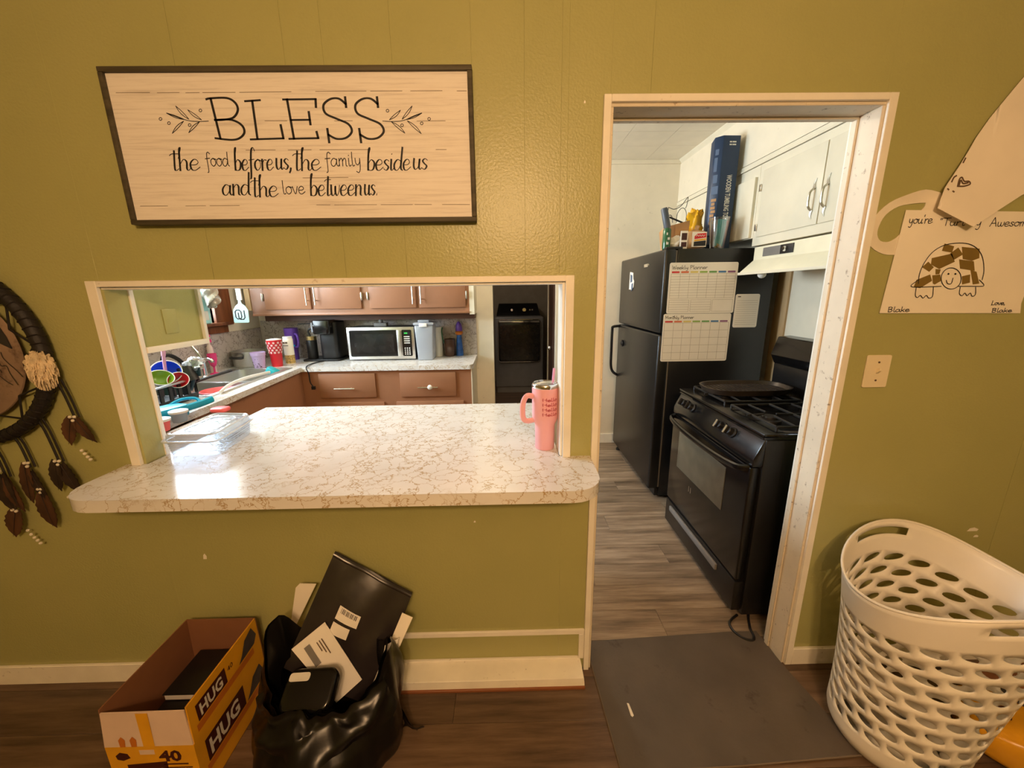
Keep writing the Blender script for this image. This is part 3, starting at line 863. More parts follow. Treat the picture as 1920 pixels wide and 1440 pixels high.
HAND=[("you're",[(1.2935,1.7404),(1.3705,1.7396),(1.2886,1.7621)]),('"Turt',[(1.3929,1.7329),(1.4791,1.732),(1.3882,1.752)]),('y',[(1.5137,1.7317),(1.5327,1.7315),(1.5078,1.7535)]),('Awesom',[(1.5602,1.729),(1.6827,1.7278),(1.5544,1.7498)]),('Blake',[(1.2854,1.4622),(1.3601,1.4612),(1.2825,1.4755)]),('Love,',[(1.6353,1.4804),(1.6835,1.4797),(1.632,1.4924)]),('Blake',[(1.6433,1.4561),(1.7131,1.4552),(1.6403,1.4671)])]
RING_O=[(1.3816,1.8308),(1.3298,1.8408),(1.275,1.8265),(1.222,1.8032),(1.1836,1.7633),(1.1689,1.7145),(1.1798,1.6812),(1.2183,1.6539),(1.2681,1.6455),(1.3302,1.6628),(1.3782,1.7123),(1.4005,1.7667)]
RING_I=[(1.339,1.8021),(1.3042,1.8008),(1.2536,1.7922),(1.2177,1.7684),(1.2028,1.736),(1.2021,1.7086),(1.2168,1.6891),(1.2443,1.6861),(1.2681,1.6997),(1.2911,1.7297),(1.3178,1.7674),(1.3363,1.7888)]
FLAP=[(1.3523,1.7806),(1.4681,1.7237),(1.6152,1.8173),(1.6763,1.8426),(1.5709,2.1795),(1.5259,2.1161),(1.4727,2.0369),(1.4433,1.9842),(1.4159,1.9206),(1.3926,1.8806),(1.3689,1.8401)]
HEART=[[(1.4075,1.8449),(1.4107,1.8653),(1.4179,1.8703),(1.4265,1.859),(1.4407,1.8589),(1.4458,1.8507),(1.4275,1.8447),(1.4075,1.8449)],[(1.4121,1.8489),(1.4153,1.8627),(1.4237,1.8524),(1.439,1.8549)],[(1.3871,1.8578),(1.3924,1.8705),(1.3996,1.8755)],[(1.415,1.9131),(1.4184,1.9215),(1.4202,1.9255)],[(1.377,1.8375),(1.3805,1.8349)],[(1.3941,1.8306),(1.3981,1.8285)]]
# ------------------------------------------------------------------ worktops and cabinets
# pass-through counter (rounded front corners), notched round the wall ends
def arc(cx, cy, r, a0, a1, n=6):
    return [(cx + r * math.cos(a0 + (a1 - a0) * k / n), cy + r * math.sin(a0 + (a1 - a0) * k / n)) for k in range(n + 1)]


poly = [(-1.294, .70), (-1.294, .0)]
poly = [(.186, .0), (.186, .70), (-1.292, .70), (-1.292, .0), (-1.365, .0)]
poly += arc(-1.255, -.145, .11, PI, 1.5 * PI)
poly += arc(.195, -.155, .10, 1.5 * PI, 2 * PI)
poly += [(.299, .0)]
c = thing('serving_counter', 'long white laminate serving counter with gold veins and rounded corners in the wall opening', 'counter', (-.55, .2, .92))
part('countertop', G().prism(poly, CT - .0015, CT, 'z'), M['lam'], c, smooth=30)
part('edge_band', G().prism([(p[0], p[1]) for p in poly], CT - .040, CT - .0018, 'z'), M['lam'], c, smooth=30)
# cabinet body under it on the kitchen side
b = thing('peninsula_cabinet', 'brown painted base cabinet under the serving counter on the kitchen side', 'cabinet', (-.7, .37, 0))
part('body', G().box(-1.622, .186, WT + .002, .64, .0, CT - .041), M['brown'], b, bevel=.002)
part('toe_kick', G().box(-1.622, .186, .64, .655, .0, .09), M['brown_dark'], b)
for x0 in (-1.60, -1.0, -.41):
    part('door', G().box(x0, x0 + .55, .64, .658, .13, .88), M['brown'], b, bevel=.003)

# L-shaped kitchen worktop with sink cut-out, as strips around the hole
SX0, SX1, SY0, SY1 = -2.24, -1.79, .98, 1.86
w = thing('kitchen_worktop', 'L-shaped veined laminate kitchen worktop running from the sink to the microwave', 'worktop', (-1.4, 2.1, KZ - .04))
g = G()
XE = -1.69
for a, bb, cc, d in ((XL, SX0, .11, 2.48), (SX1, XE, .705, 2.48), (SX0, SX1, .705, SY0), (SX0, SX1, SY1, 2.48), (XE, -.285, 1.90, 2.48), (SX0, XE, .11, .70)):
    g.box(a + .0, bb, cc, d, KZ - .038, KZ)
g2 = G().prism([(XL, .11), (-1.62, .11), (-1.655, .80), (-1.72, 1.90), (-.305, 1.90), (-.285, 1.93), (-.285, 2.478), (XL, 2.478)], KZ - .038, KZ, 'z')
# remove the sink rectangle from the outline by building two polygons that meet along a seam
outer = [(XL, .11), (-1.635, .11), (-1.655, .80), (-1.725, 1.90), (-.310, 1.90), (-.285, 1.94), (-.285, 2.478), (XL, 2.478)]
g = G()
g.prism([(XL, .11), (-1.635, .11), (-1.655, .80), (-1.6665, SY0), (XL, SY0)], KZ - .038, KZ, 'z')
g.prism([(XL, SY0), (SX0, SY0), (SX0, SY1), (XL, SY1)], KZ - .038, KZ, 'z')
g.prism([(SX1, SY0), (-1.6665, SY0), (-1.7225, SY1), (SX1, SY1)], KZ - .038, KZ, 'z')
g.prism([(XL, SY1), (-1.7225, SY1), (-1.725, 1.90), (-.310, 1.90), (-.285, 1.94), (-.285, 2.478), (XL, 2.478)], KZ - .038, KZ, 'z')
part('worktop', g, M['lam'], w)
bs = thing('backsplash', 'greyish veined laminate backsplash behind the microwave', 'backsplash', (-1.3, 2.47, KZ))
part('back_sheet', G().box(XL + .010, -.285, 2.470, 2.479, KZ + .0005, 1.312), M['bsplash'], bs)
solo('side_backsplash', G().box(XL + .001, XL + .009, .115, 2.469, KZ + .0005, WZ0 - .087), M['bsplash'], 'greyish veined laminate backsplash below the window behind the sink', 'backsplash')
part('edge_strip', G().box(-.2875, -.284, 2.464, 2.479, KZ + .0005, 1.312), M['nickel'], bs)

# stainless double sink
s = thing('kitchen_sink', 'stainless steel double bowl sink set into the veined worktop', 'sink', (-2.0, 1.42, KZ))
rim = G()
ydv0, ydv1 = 1.34, 1.38
RX0, RX1 = SX0 + .05, SX1 - .02
for a, bb, cc, d in ((SX0 - .012, RX0, SY0 - .012, SY1 + .012), (RX1, SX1 + .012, SY0 - .012, SY1 + .012), (RX0, RX1, SY0 - .012, SY0 + .02), (RX0, RX1, SY1 - .02, SY1 + .012), (RX0, RX1, ydv0, ydv1)):
    rim.box(a, bb, cc, d, KZ + .0005, KZ + .006)
part('rim', rim, M['steel'], s, bevel=.001, seg=1)
for y0, y1 in ((SY0 + .02, ydv0), (ydv1, SY1 - .02)):
    gb = G()
    ring_t = rrect(RX0, RX1, y0, y1, .05, 5)
    ring_b = rrect(RX0 + .02, RX1 - .02, y0 + .02, y1 - .02, .05, 5)
    n = len(ring_t)
    gb.add([(p[0], p[1], KZ + .004) for p in ring_t] + [(p[0], p[1], KZ - .17) for p in ring_b],
           [(i, (i + 1) % n, (i + 1) % n + n, i + n) for i in range(n)] + [[i + n for i in range(n)]])
    part('bowl', gb, M['steel'], s, smooth=60)

# base cabinets along the back and left
def bar_handle(parent, p0, p1, out, m='nickel', r=.005):
    p0, p1, out = Vector(p0), Vector(p1), Vector(out)
    d = (p1 - p0)
    a, bq = p0 + d * .2, p1 - d * .2
    gg = G().tube([p0 + out, p1 + out], r, 8)
    gg.tube([a, a + out], r * .8, 6).tube([bq, bq + out], r * .8, 6)
    return part('handle', gg, M[m], parent)


bc = thing('base_cabinet', 'brown painted base cabinet with drawers below the microwave worktop', 'cabinet', (-1.0, 2.2, 0))
part('body', G().box(-1.743, -.305, 1.932, 2.478, .09, KZ - .039), M['brown'], bc)
part('end_panel', G().box(-.305, -.296, 1.932, 2.478, .0, KZ - .039), M['white_cab'], bc)
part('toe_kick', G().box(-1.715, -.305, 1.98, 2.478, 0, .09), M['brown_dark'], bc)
for x0, x1 in ((-1.60, -1.12), (-.913, -.433)):
    dr = part('drawer', G().box(x0, x1, 1.914, 1.932, .680, .893), M['brown'], bc, bevel=.006, seg=2)
    xm = (x0 + x1) / 2 + (-.02 if x0 < -1 else 0)
    bar_handle(dr, (xm - .085, 1.914, .768), (xm + .085, 1.914, .768), (0, -.028, 0))
    if x0 > -1:
        part('knob', G().ball((xm + .02, 1.882, .770), .022, 14, 1, 1, .5), M['white_plastic'], dr)
    dd = part('door', G().box(x0 - .045, x1 + .06, 1.914, 1.932, .14, .640), M['brown'], bc, bevel=.006, seg=2)
lc = thing('sink_cabinet', 'brown painted sink base cabinet under the window side worktop', 'cabinet', (-2.0, 1.3, 0))
g = G()
g.prism([(XL + .003, .70), (-1.685, .70), (-1.745, 1.90), (-1.745, 2.47), (XL + .003, 2.47)], .09, KZ - .18, 'z')
part('body', g, M['brown'], lc)
part('front_panel', G().hexa([(-1.700, .70, .09), (-1.683, .70, .09), (-1.742, 1.932, .09), (-1.757, 1.932, .09)],
                              [(-1.700, .70, KZ - .039), (-1.683, .70, KZ - .039), (-1.742, 1.932, KZ - .039), (-1.757, 1.932, KZ - .039)]), M['brown'], lc)

# upper cabinets on the back wall
YU = 2.165
uc = thing('upper_cabinet', 'brown painted wall cabinet with four doors and steel bar handles above the microwave', 'cabinet', (-1.2, 2.3, 1.38))
part('body', G().box(-2.215, -.318, YU, 2.478, 1.372, 2.33), M['brown'], uc)
part('end_panel', G().box(-.318, -.276, YU, 2.478, 1.362, 2.33), M['white_cab'], uc)
part('light_rail', G().box(-2.215, -.318, YU - .010, YU, 1.372, 1.392), M['brown'], uc, bevel=.002)
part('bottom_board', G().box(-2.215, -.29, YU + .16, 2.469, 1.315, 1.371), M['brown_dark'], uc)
for i, (x0, x1, hx, gx) in enumerate(((-2.092, -1.694, -1.716, -2.105), (-1.666, -1.257, -1.642, -1.249), (-1.187, -.779, -.803, -1.196), (-.757, -.348, -.733, -.340))):
    d = part('door', G().box(x0, x1, YU - .018, YU, 1.424, 2.25), M['brown'], uc, bevel=.006, seg=2)
    bar_handle(d, (hx, YU - .018, 1.46), (hx, YU - .018, 1.66), (0, -.03, 0), r=.0055)
    part('hinge', G().box(gx - .008, gx + .008, YU - .022, YU - .002, 1.50, 1.56).tube([(gx, YU - .024, 1.495), (gx, YU - .024, 1.565)], .005, 6), M['nickel'], d, bevel=.001)
# tan board beside the cabinet in the corner
solo('corner_board', G().box(-2.262, -2.219, 2.155, 2.175, 1.42, 2.3), M['tan_wood'], 'narrow tan wooden board between the spatula and the wall cabinet', 'board')

# hanging cabinet beside the pass-through, its green end facing the opening
hc = thing('wall_cabinet', 'olive green end of a wall cabinet seen through the left of the wall opening', 'cabinet', (-1.6, .23, 1.35))
part('body', G().box(XL + .03, -1.302, WT + .008, .378, 1.352, 2.33), M['olive'], hc)
part('bottom_trim', G().box(-1.302, -1.288, WT + .006, .392, 1.345, 1.366), M['trim'], hc, bevel=.001)
part('edge_trim', G().box(-1.304, -1.288, .378, .394, 1.366, 2.33), M['trim'], hc, bevel=.001)
part('cover_plate', G().box(-1.302, -1.2985, .20, .262, 1.405, 1.497), M['olive'], hc, bevel=.001)

# right-hand white cabinets (face at CX) : over the stove and over the fridge
sc = thing('stove_wall_cabinet', 'white painted wall cabinet with two curved handles above the range hood', 'cabinet', (1.75, .75, 1.81))
part('body', G().box(CX, XR, .10, 1.285, 1.812, 2.29), M['white_cab'], sc)
for y0, y1, hy in ((.757, 1.240, .80), (.272, .753, .715)):
    d = part('door', G().box(CX - .010, CX, y0 + .0015, y1 - .0015, 1.862, 2.245), M['white_cab'], sc, bevel=.002)
    zz = 1.985
    pth = cr([(CX - .012, hy, zz - .055), (CX - .032, hy, zz - .035), (CX - .036, hy, zz), (CX - .032, hy, zz + .035), (CX - .012, hy, zz + .055)], 5)
    hh = G().tube(pth, .0055, 8)
    hh.tube(cr([(CX - .011, hy, zz - .05), (CX - .012, hy + .004, zz - .075), (CX - .011, hy - .003, zz - .095)], 4), [.010, .009, .008, .007, .006, .005, .004, .003, .002], 6)
    hh.tube(cr([(CX - .011, hy, zz + .05), (CX - .012, hy + .004, zz + .075), (CX - .011, hy - .006, zz + .10)], 4), [.010, .009, .008, .007, .006, .005, .004, .003, .002], 6)
    part('handle', hh, M['nickel'], d)
for zz in (1.92, 2.15):
    part('hinge', G().box(CX - .013, CX - .009, 1.243, 1.262, zz - .02, zz + .02), M['nickel'], sc, bevel=.002)
fc = thing('fridge_wall_cabinet', 'white painted wall cabinet above the black fridge, shadowed by the tall blue box', 'cabinet', (1.75, 1.85, 1.86))
part('body', G().box(CX, XR, 1.287, YB - .002, 1.862, 2.29), M['white_cab'], fc)
part('door', G().box(CX - .018, CX, 1.305, 1.80, 1.866, 2.225), M['white_cab'], fc, bevel=.002)
part('door', G().box(CX - .018, CX, 1.81, 2.33, 1.866, 2.225), M['white_cab'], fc, bevel=.002)

# range hood
hd = thing('range_hood', 'cream enamel range hood with a dark switch plate under the white cabinet', 'range hood', (1.7, .8, 1.63))
part('canopy', G().prism([(XR - .01, 1.80), (CX - .012, 1.80), (CX - .012, 1.722), (1.502, 1.652), (1.498, 1.636), (1.52, 1.636), (XR - .01, 1.660)], .45, 1.232, 'y'), M['hood'], hd, bevel=.002)
part('front_lip', G().box(1.492, 1.500, .45, 1.240, 1.632, 1.648), M['white_cab'], hd, bevel=.002)
part('switch_plate', G().box(CX - .017, CX - .011, .885, 1.140, 1.738, 1.788), M['grey_mid'], hd, bevel=.002)
part('switch_panel', G().box(CX - .019, CX - .014, .885, .985, 1.738, 1.788), M['black_soft'], hd, bevel=.001)
part('knob', G().lathe([(.014, 0), (.016, -.006), (.012, -.018), (.0, -.018)], (CX - .018, .94, 1.763), 14, 'x'), M['chrome'], hd)
part('lamp_bulb', G().ball((1.56, 1.10, 1.632), .024, 14), M['white_plastic'], hd)

# ------------------------------------------------------------------ fridge
FX, FY0, FY1, FH = 1.055, 1.34, 2.32, 1.81
f = thing('refrigerator', 'tall black top-freezer refrigerator with planner sheets on its side', 'refrigerator', (1.43, 1.83, 0))
part('cabinet_body', G().box(FX + .085, 1.80, FY0, FY1, .02, FH), M['black_app'], f, bevel=.006)
part('kick_grille', G().box(FX + .06, FX + .09, FY0 + .02, FY1 - .02, .015, .075), M['black_soft'], f)
fd = part('freezer_door', G().box(FX, FX + .078, FY0, FY1, 1.255, FH), M['black_app'], f, bevel=.014, seg=3)
ld = part('fridge_door', G().box(FX, FX + .078, FY0, FY1, .08, 1.245), M['black_app'], f, bevel=.014, seg=3)
part('badge', G().box(FX - .003, FX, FY0 + .28, FY0 + .38, 1.715, 1.738), M['chrome'], fd, bevel=.001)
hy = FY1 - .055
part('handle', G().tube(cr([(FX + .005, hy, 1.232), (FX - .06, hy + .005, 1.225), (FX - .068, hy + .006, 1.19), (FX - .068, hy + .006, 1.0), (FX - .066, hy + .004, .86), (FX - .045, hy, .80), (FX + .005, hy, .765)], 5), .0125, 8), M['black_gloss'], ld)
part('hinge_cap', G().box(FX + .01, FX + .12, FY0 + .01, FY0 + .07, FH - .002, FH + .014), M['black_soft'], f, bevel=.004)
part('foot', G().lathe([(.022, 0), (.022, .02), (.012, .02), (.012, .03)], (FX + .05, FY1 - .04, 0), 12), M['black_soft'], f)
part('foot', G().lathe([(.022, 0), (.022, .02), (.012, .02), (.012, .03)], (FX + .12, FY0 + .05, 0), 12), M['black_soft'], f)
part('gasket', G().box(FX + .076, FX + .087, FY0 + .008, FY1 - .008, .09, FH - .01), M['grey_mid'], f)

FS = FY0 - .0006


def sheet_xz(name, x0, x1, z0, z1, y, m, parent=None, r=.012, th=.0015, shear=0):
    pts = rrect(x0, x1, z0, z1, r, 4)
    pts = [(p[0] + shear * (p[1] - z0), p[1]) for p in pts]
    return G().prism(pts, y - th, y, 'y')


def pl_lines(g, x0, x1, z0, z1, rows, cols, w, y):
    for i in range(rows + 1):
        z = z0 + (z1 - z0) * i / rows
        g.box(x0, x1, y - .0003, y, z - w / 2, z + w / 2)
    for i in range(cols + 1):
        x = x0 + (x1 - x0) * i / cols
        g.box(x - w / 2, x + w / 2, y - .0003, y, z0, z1)
    return g


tabs = [(206, 60, 60), (226, 120, 80), (226, 206, 120), (150, 180, 90), (110, 160, 90), (70, 120, 170), (140, 90, 130)]
for i, c3 in enumerate(tabs):
    M['tab%d' % i] = mat('tab_colour_%d' % i, c3, .6)
M['rule'] = mat('printed_rule', (150, 138, 122), .7)
Ys = FS - .0015
p = thing('weekly_planner', 'white Weekly Planner sheet with coloured day tabs, the upper sheet on the fridge side', 'planner', (1.32, FS, 1.39))
part('sheet', sheet_xz('s', 1.092, 1.550, 1.390, 1.722, FS, None), M['paper'], p)
part('title', strokes_on(word_strokes('Weekly Planner', 1.108, 1.345, 1.680, .012), .0028, Vector((0, Ys - .0002, 0)), XW, ZW), M['ink'], p)
for i in range(7):
    part('day_tab', G().prism(rrect(1.108 + i * .0625, 1.160 + i * .0625, 1.655, 1.667, .004, 2), Ys - .0005, Ys, 'y'), M['tab%d' % i], p)
g = pl_lines(G(), 1.105, 1.538, 1.492, 1.650, 9, 7, .0012, Ys)
pl_lines(g, 1.105, 1.240, 1.402, 1.480, 5, 1, .0012, Ys)
pl_lines(g, 1.252, 1.390, 1.402, 1.480, 5, 1, .0012, Ys)
pl_lines(g, 1.400, 1.538, 1.402, 1.480, 1, 1, .0012, Ys)
part('ruled_grid', g, M['rule'], p)
p = thing('monthly_planner', 'white Monthly Planner sheet with an empty day grid, the lower sheet on the fridge side', 'planner', (1.31, FS, 1.06))
part('sheet', sheet_xz('s', 1.076, 1.540, 1.060, 1.388, FS, None), M['paper'], p)
part('title', strokes_on(word_strokes('Monthly Planner', 1.088, 1.285, 1.355, .010), .0026, Vector((0, Ys - .0002, 0)), XW, ZW), M['ink'], p)
for i in range(7):
    part('day_tab', G().prism(rrect(1.088 + i * .063, 1.142 + i * .063, 1.330, 1.341, .004, 2), Ys - .0005, Ys, 'y'), M['tab%d' % i], p)
part('ruled_grid', pl_lines(G(), 1.086, 1.530, 1.072, 1.326, 5, 7, .0014, Ys), M['rule'], p)
p = thing('note_sheet', 'small white lined note sheet on the fridge side right of the planners', 'note', (1.635, FS, 1.29))
part('sheet', sheet_xz('s', 1.557, 1.722, 1.290, 1.514, FS, None), M['paper'], p)
g = G()
for i in range(12):
    g.box(1.570, 1.710, Ys - .0003, Ys, 1.310 + i * .0145, 1.3112 + i * .0145)
part('ruled_lines', g, M['rule'], p)
part('title', G().box(1.572, 1.592, Ys - .0003, Ys, 1.494, 1.500), M['ink'], p)
# magnets on the freezer door
g = thing('photo_magnet', 'small torn photo magnet stuck on the freezer door', 'magnet', (FX - .002, 1.98, 1.52))
part('picture', G().prism([(2.045, 1.70), (1.965, 1.69), (1.955, 1.64), (1.93, 1.62), (1.94, 1.575), (1.99, 1.55), (2.02, 1.56), (2.05, 1.555)], FX - .003, FX - .0003, 'x'), M['paper'], g)
part('print', G().prism([(2.03, 1.68), (1.98, 1.67), (1.975, 1.62), (2.02, 1.61)], FX - .0036, FX - .003, 'x').prism([(1.99, 1.60), (1.95, 1.61), (1.955, 1.56), (1.99, 1.54)], FX - .0036, FX - .003, 'x'), M['navy_light'], g)
solo('bottle_opener_magnet', G().lathe([(.020, 0), (.022, -.006), (.018, -.014), (.008, -.018), (0, -.018)], (FX - .0003, 2.16, 1.085), 16, 'x').lathe([(.030, -.004), (.030, -.008), (.020, -.010)], (FX, 2.16, 1.085), 16, 'x'), M['black_soft'], 'round black knob magnet beside the fridge handle', 'magnet')

# ------------------------------------------------------------------ gas stove
SX, SY, EY, SH = 1.055, .215, 1.025, .945
st = thing('gas_stove', 'black freestanding gas stove with oven window and storage drawer', 'stove', (1.40, .62, 0))
part('body', G().box(SX + .045, 1.72, SY, EY, .03, SH - .03), M['black_app'], st, bevel=.004)
od = part('oven_door', G().box(SX, SX + .045, SY + .012, EY - .012, .215, .785), M['black_gloss'], st, bevel=.008)
part('window', G().box(SX - .003, SX + .002, .40, .905, .475, .705), M['black_glass'], od, bevel=.002)
hp = cr([(SX + .006, EY - .03, .778), (SX - .035, EY - .06, .772), (SX - .052, EY - .2, .765), (SX - .056, (SY + EY) / 2, .762), (SX - .052, SY + .2, .765), (SX - .035, SY + .06, .772), (SX + .006, SY + .03, .778)], 5)
part('handle', G().tube(hp, .016, 8, r2=.011), M['black_gloss'], od)
g = G()
for k in range(2):
    g.box(SX - .001, SX, .705 + k * .022, .713 + k * .022, .395, .43)
part('badge', g, M['chrome'], od)
part('storage_drawer', G().box(SX, SX + .045, SY + .012, EY - .012, .045, .203), M['black_app'], st, bevel=.006)
part('drawer_pull', G().box(SX - .012, SX + .002, SY + .16, EY - .09, .150, .184), M['grey_mid'], st, bevel=.004)
# sloped control panel
part('control_panel', G().prism([(SX + .002, .792), (SX + .002, .83), (SX + .048, .930), (SX + .09, .936), (SX + .09, .792)], SY + .004, EY - .004, 'y'), M['black_gloss'], st, bevel=.003)
nv = Vector((-.885, 0, .464))
for ky in (.905, .825, .505, .42):
    cpt = Vector((SX + .023, ky, .876))
    n1 = G().lathe([(.027, 0), (.027, .006), (.020, .010), (.020, .030), (.017, .034), (0, .034)], (0, 0, 0), 18)
    n1.box(-.006, .006, -.019, .019, .030, .046)
    Rm = nv.to_track_quat('Z', 'Y').to_matrix().to_4x4()
    n1.xf(Matrix.Translation(cpt) @ Rm)
    kk = part('knob', n1, M['black_soft'], st, bevel=.0015)
    n2 = G().box(-.0065, .0065, -.0195, .0195, .044, .048)
    n2.xf(Matrix.Translation(cpt) @ Rm)
    part('knob_mark', n2, M['chrome'], kk)
# cooktop with rim
g = G()
g.box(SX + .03, 1.72, SY - .002, EY + .002, SH - .028, SH - .012)
for a, bb, cc, d in ((SX + .03, SX + .13, SY - .002, EY + .002), (1.58, 1.72, SY - .002, EY + .002), (SX + .13, 1.58, SY - .002, SY + .045), (SX + .13, 1.58, EY - .045, EY + .002)):
    g.box(a, bb, cc, d, SH - .012, SH)
part('cooktop', g, M['black_gloss'], st, bevel=.003)
for cx in (1.245, 1.47):
    for cy in (.42, .82):
        part('burner', G().lathe([(.050, 0), (.050, .010), (.034, .013), (.034, .022), (.030, .026), (0, .026)], (cx, cy, SH - .012), 20), M['black_iron'], st)
for cy in (.42, .82):
    gg = G()
    z = SH + .018
    y0, y1, x0, x1 = cy - .17, cy + .17, 1.16, 1.56
    for a, bb in (((x0, y0), (x1, y0)), ((x0, y1), (x1, y1)), ((x0, y0), (x0, y1)), ((x1, y0), (x1, y1)), ((1.357, y0), (1.357, y1))):
        gg.tube([(a[0], a[1], z), (bb[0], bb[1], z)], .006, 6)
    for cx in (1.245, 1.47):
        for dx, dy in ((1, 0), (-1, 0), (0, 1), (0, -1)):
            L = .11 if dx else .17
            gg.tube([(cx + dx * .03, cy + dy * .03, z + .004), (cx + dx * L, cy + dy * L, z)], .005, 6)
    for cx, cy2 in ((x0, y0), (x0, y1), (x1, y0), (x1, y1)):
        gg.tube([(cx, cy2, z), (cx, cy2, SH - .011)], .006, 6)
    part('grate', gg, M['black_iron'], st)
# backguard
part('backguard_riser', G().box(1.66, 1.73, SY, EY, SH - .03, 1.10), M['black_app'], st, bevel=.004)
part('backguard', G().prism([(1.735, 1.09), (1.655, 1.10), (1.628, 1.155), (1.660, 1.262), (1.735, 1.268)], SY + .002, EY - .002, 'y'), M['black_gloss'], st, bevel=.006)
for fx, fy in ((SX + .10, SY + .05), (SX + .10, EY - .05), (1.68, SY + .05), (1.68, EY - .05)):
    part('foot', G().lathe([(.018, 0), (.018, .03)], (fx, fy, 0), 10), M['black_soft'], st)
# griddle across the far burners
gd = thing('griddle_pan', 'oval ridged black griddle pan lying across the far burners of the stove', 'pan', (1.38, .86, SH + .03))
gpts = [(1.38 + .245 * math.copysign(abs(math.cos(a)) ** .6, math.cos(a)), .845 + .135 * math.copysign(abs(math.sin(a)) ** .7, math.sin(a))) for a in [2 * PI * k / 36 for k in range(36)]]
g = G()
n = 36
zb = SH + .0255
ins = [(1.38 + (q[0] - 1.38) * .93, .845 + (q[1] - .845) * .9) for q in gpts]
g.add([(q[0], q[1], zb) for q in ins] + [(q[0], q[1], zb + .032) for q in gpts] + [(1.38 + (q[0] - 1.38) * .96, .845 + (q[1] - .845) * .94, zb + .032) for q in gpts] + [(q[0] * .98 + 1.38 * .02, q[1] * .98 + .845 * .02, zb + .012) for q in ins],
      [list(range(n))[::-1]] + [(i + r * n, (i + 1) % n + r * n, (i + 1) % n + (r + 1) * n, i + (r + 1) * n) for r in range(3) for i in range(n)] + [[i + 3 * n for i in range(n)]])
part('tray', g, M['griddle'], gd, smooth=50)
for k in range(17):
    xx = 1.19 + k * .0238
    hw = .10 * (1 - ((xx - 1.38) / .235) ** 4)
    part('ridge', G().box(xx - .004, xx + .004, .845 - hw, .845 + hw, zb + .0115, zb + .017), M['griddle'], gd)
# stove cord on the floor
solo('power_cord', G().tube(cr([(1.10, .24, .006), (1.04, .20, .006), (1.03, .15, .006), (1.055, .11, .006), (1.085, .10, .006), (1.105, .12, .006), (1.118, .17, .006), (1.17, .26, .006), (1.24, .30, .006)], 6), .0055, 8), M['black_soft'], 'thin black power cord looping out from under the stove at the doorway', 'cord')
# ------------------------------------------------------------------ wall sign
sg = thing('wall_sign', 'wide whitewashed BLESS sign in a dark wooden frame above the wall opening', 'sign', (-.61, -.002, 1.757))
X0, X1, Z0, Z1 = -1.134, -.085, 1.757, 2.172
fw = .0135
part('frame_rail', G().box(X0, X1, -.032, -.002, Z1 - fw, Z1), M['sign_frame'], sg, bevel=.002)
part('frame_rail', G().box(X0, X1, -.032, -.002, Z0, Z0 + fw), M['sign_frame'], sg, bevel=.002)
part('frame_stile', G().box(X0, X0 + fw, -.032, -.002, Z0 + fw, Z1 - fw), M['sign_frame'], sg, bevel=.002)
part('frame_stile', G().box(X1 - fw, X1, -.032, -.002, Z0 + fw, Z1 - fw), M['sign_frame'], sg, bevel=.002)
part('board', G().box(X0 + fw, X1 - fw, -.0225, -.004, Z0 + fw, Z1 - fw), M['board'], sg)
O = Vector((0, -.0228, 0))
part('headline_lettering', strokes_on([cr(s, 6) for s in BLESS], lambda dx, dy: .0050 + .0018 * abs(dy), O, XW, ZW), M['ink'], sg)
for nm, dat in (('leaf_sprig', SPRIG_L), ('leaf_sprig', SPRIG_R)):
    part(nm, strokes_on([cr(s, 3) for s in dat], .0019, O, XW, ZW), M['ink'], sg)
part('plank_seams', strokes_on(SEAMS, .0013, O, XW, ZW), M['seam'], sg)
for wd, k, ((xa, za), (xb, zb_), (xc, zc)) in WORDS:
    if k == 's':
        gw = strokes_on(word_strokes(wd, xa, xb, za, .029, .12, 1.05), lambda dx, dy: .0020 + .0036 * max(0, -dy) ** 1.5 if dy < 0 else .0021, O, XW, ZW)
        part('script_word', gw, M['ink'], sg)
    else:
        part('plain_word', strokes_on(word_strokes(wd, xa, xb, za, .021, 0, .75), .0024, O, XW, ZW), M['ink'], sg)

# ------------------------------------------------------------------ dream catcher
DC = Vector((-1.802, -.03, 1.368))
dc = thing('dream_catcher', 'large dream catcher with black wrapped hoop, painted hide and feathers left of the opening', 'dream catcher', (-1.802, -.008, .70))


def circ3(r, n, a0=0, y=0):
    return [DC + Vector((r * math.cos(a0 + 2 * PI * k / n), y, r * math.sin(a0 + 2 * PI * k / n))) for k in range(n)]


part('hoop', G().tube(circ3(.292, 60), .021, 10, True), M['leather'], dc)
wr = G()
for k in range(70):
    a = 2 * PI * k / 70
    c0 = DC + Vector((math.cos(a), 0, math.sin(a))) * .292
    rad = Vector((math.cos(a), 0, math.sin(a)))
    tan = Vector((-math.sin(a), 0, math.cos(a)))
    wr.tube([c0 + rad * .0215 * math.cos(q) + Vector((0, 1, 0)) * .0215 * math.sin(q) + tan * .004 * q / PI for q in [2 * PI * j / 10 for j in range(10)]], .0022, 4, True)
part('cord_wrap', wr, M['leather'], dc)
hid = part('hide_disc', G().lathe([(0, -.004), (.18, -.006), (.222, -.002), (.224, .002), (.18, .006), (0, .006)], tuple(DC), 48, 'y', 1.0, 1.0), M['hide'], dc)
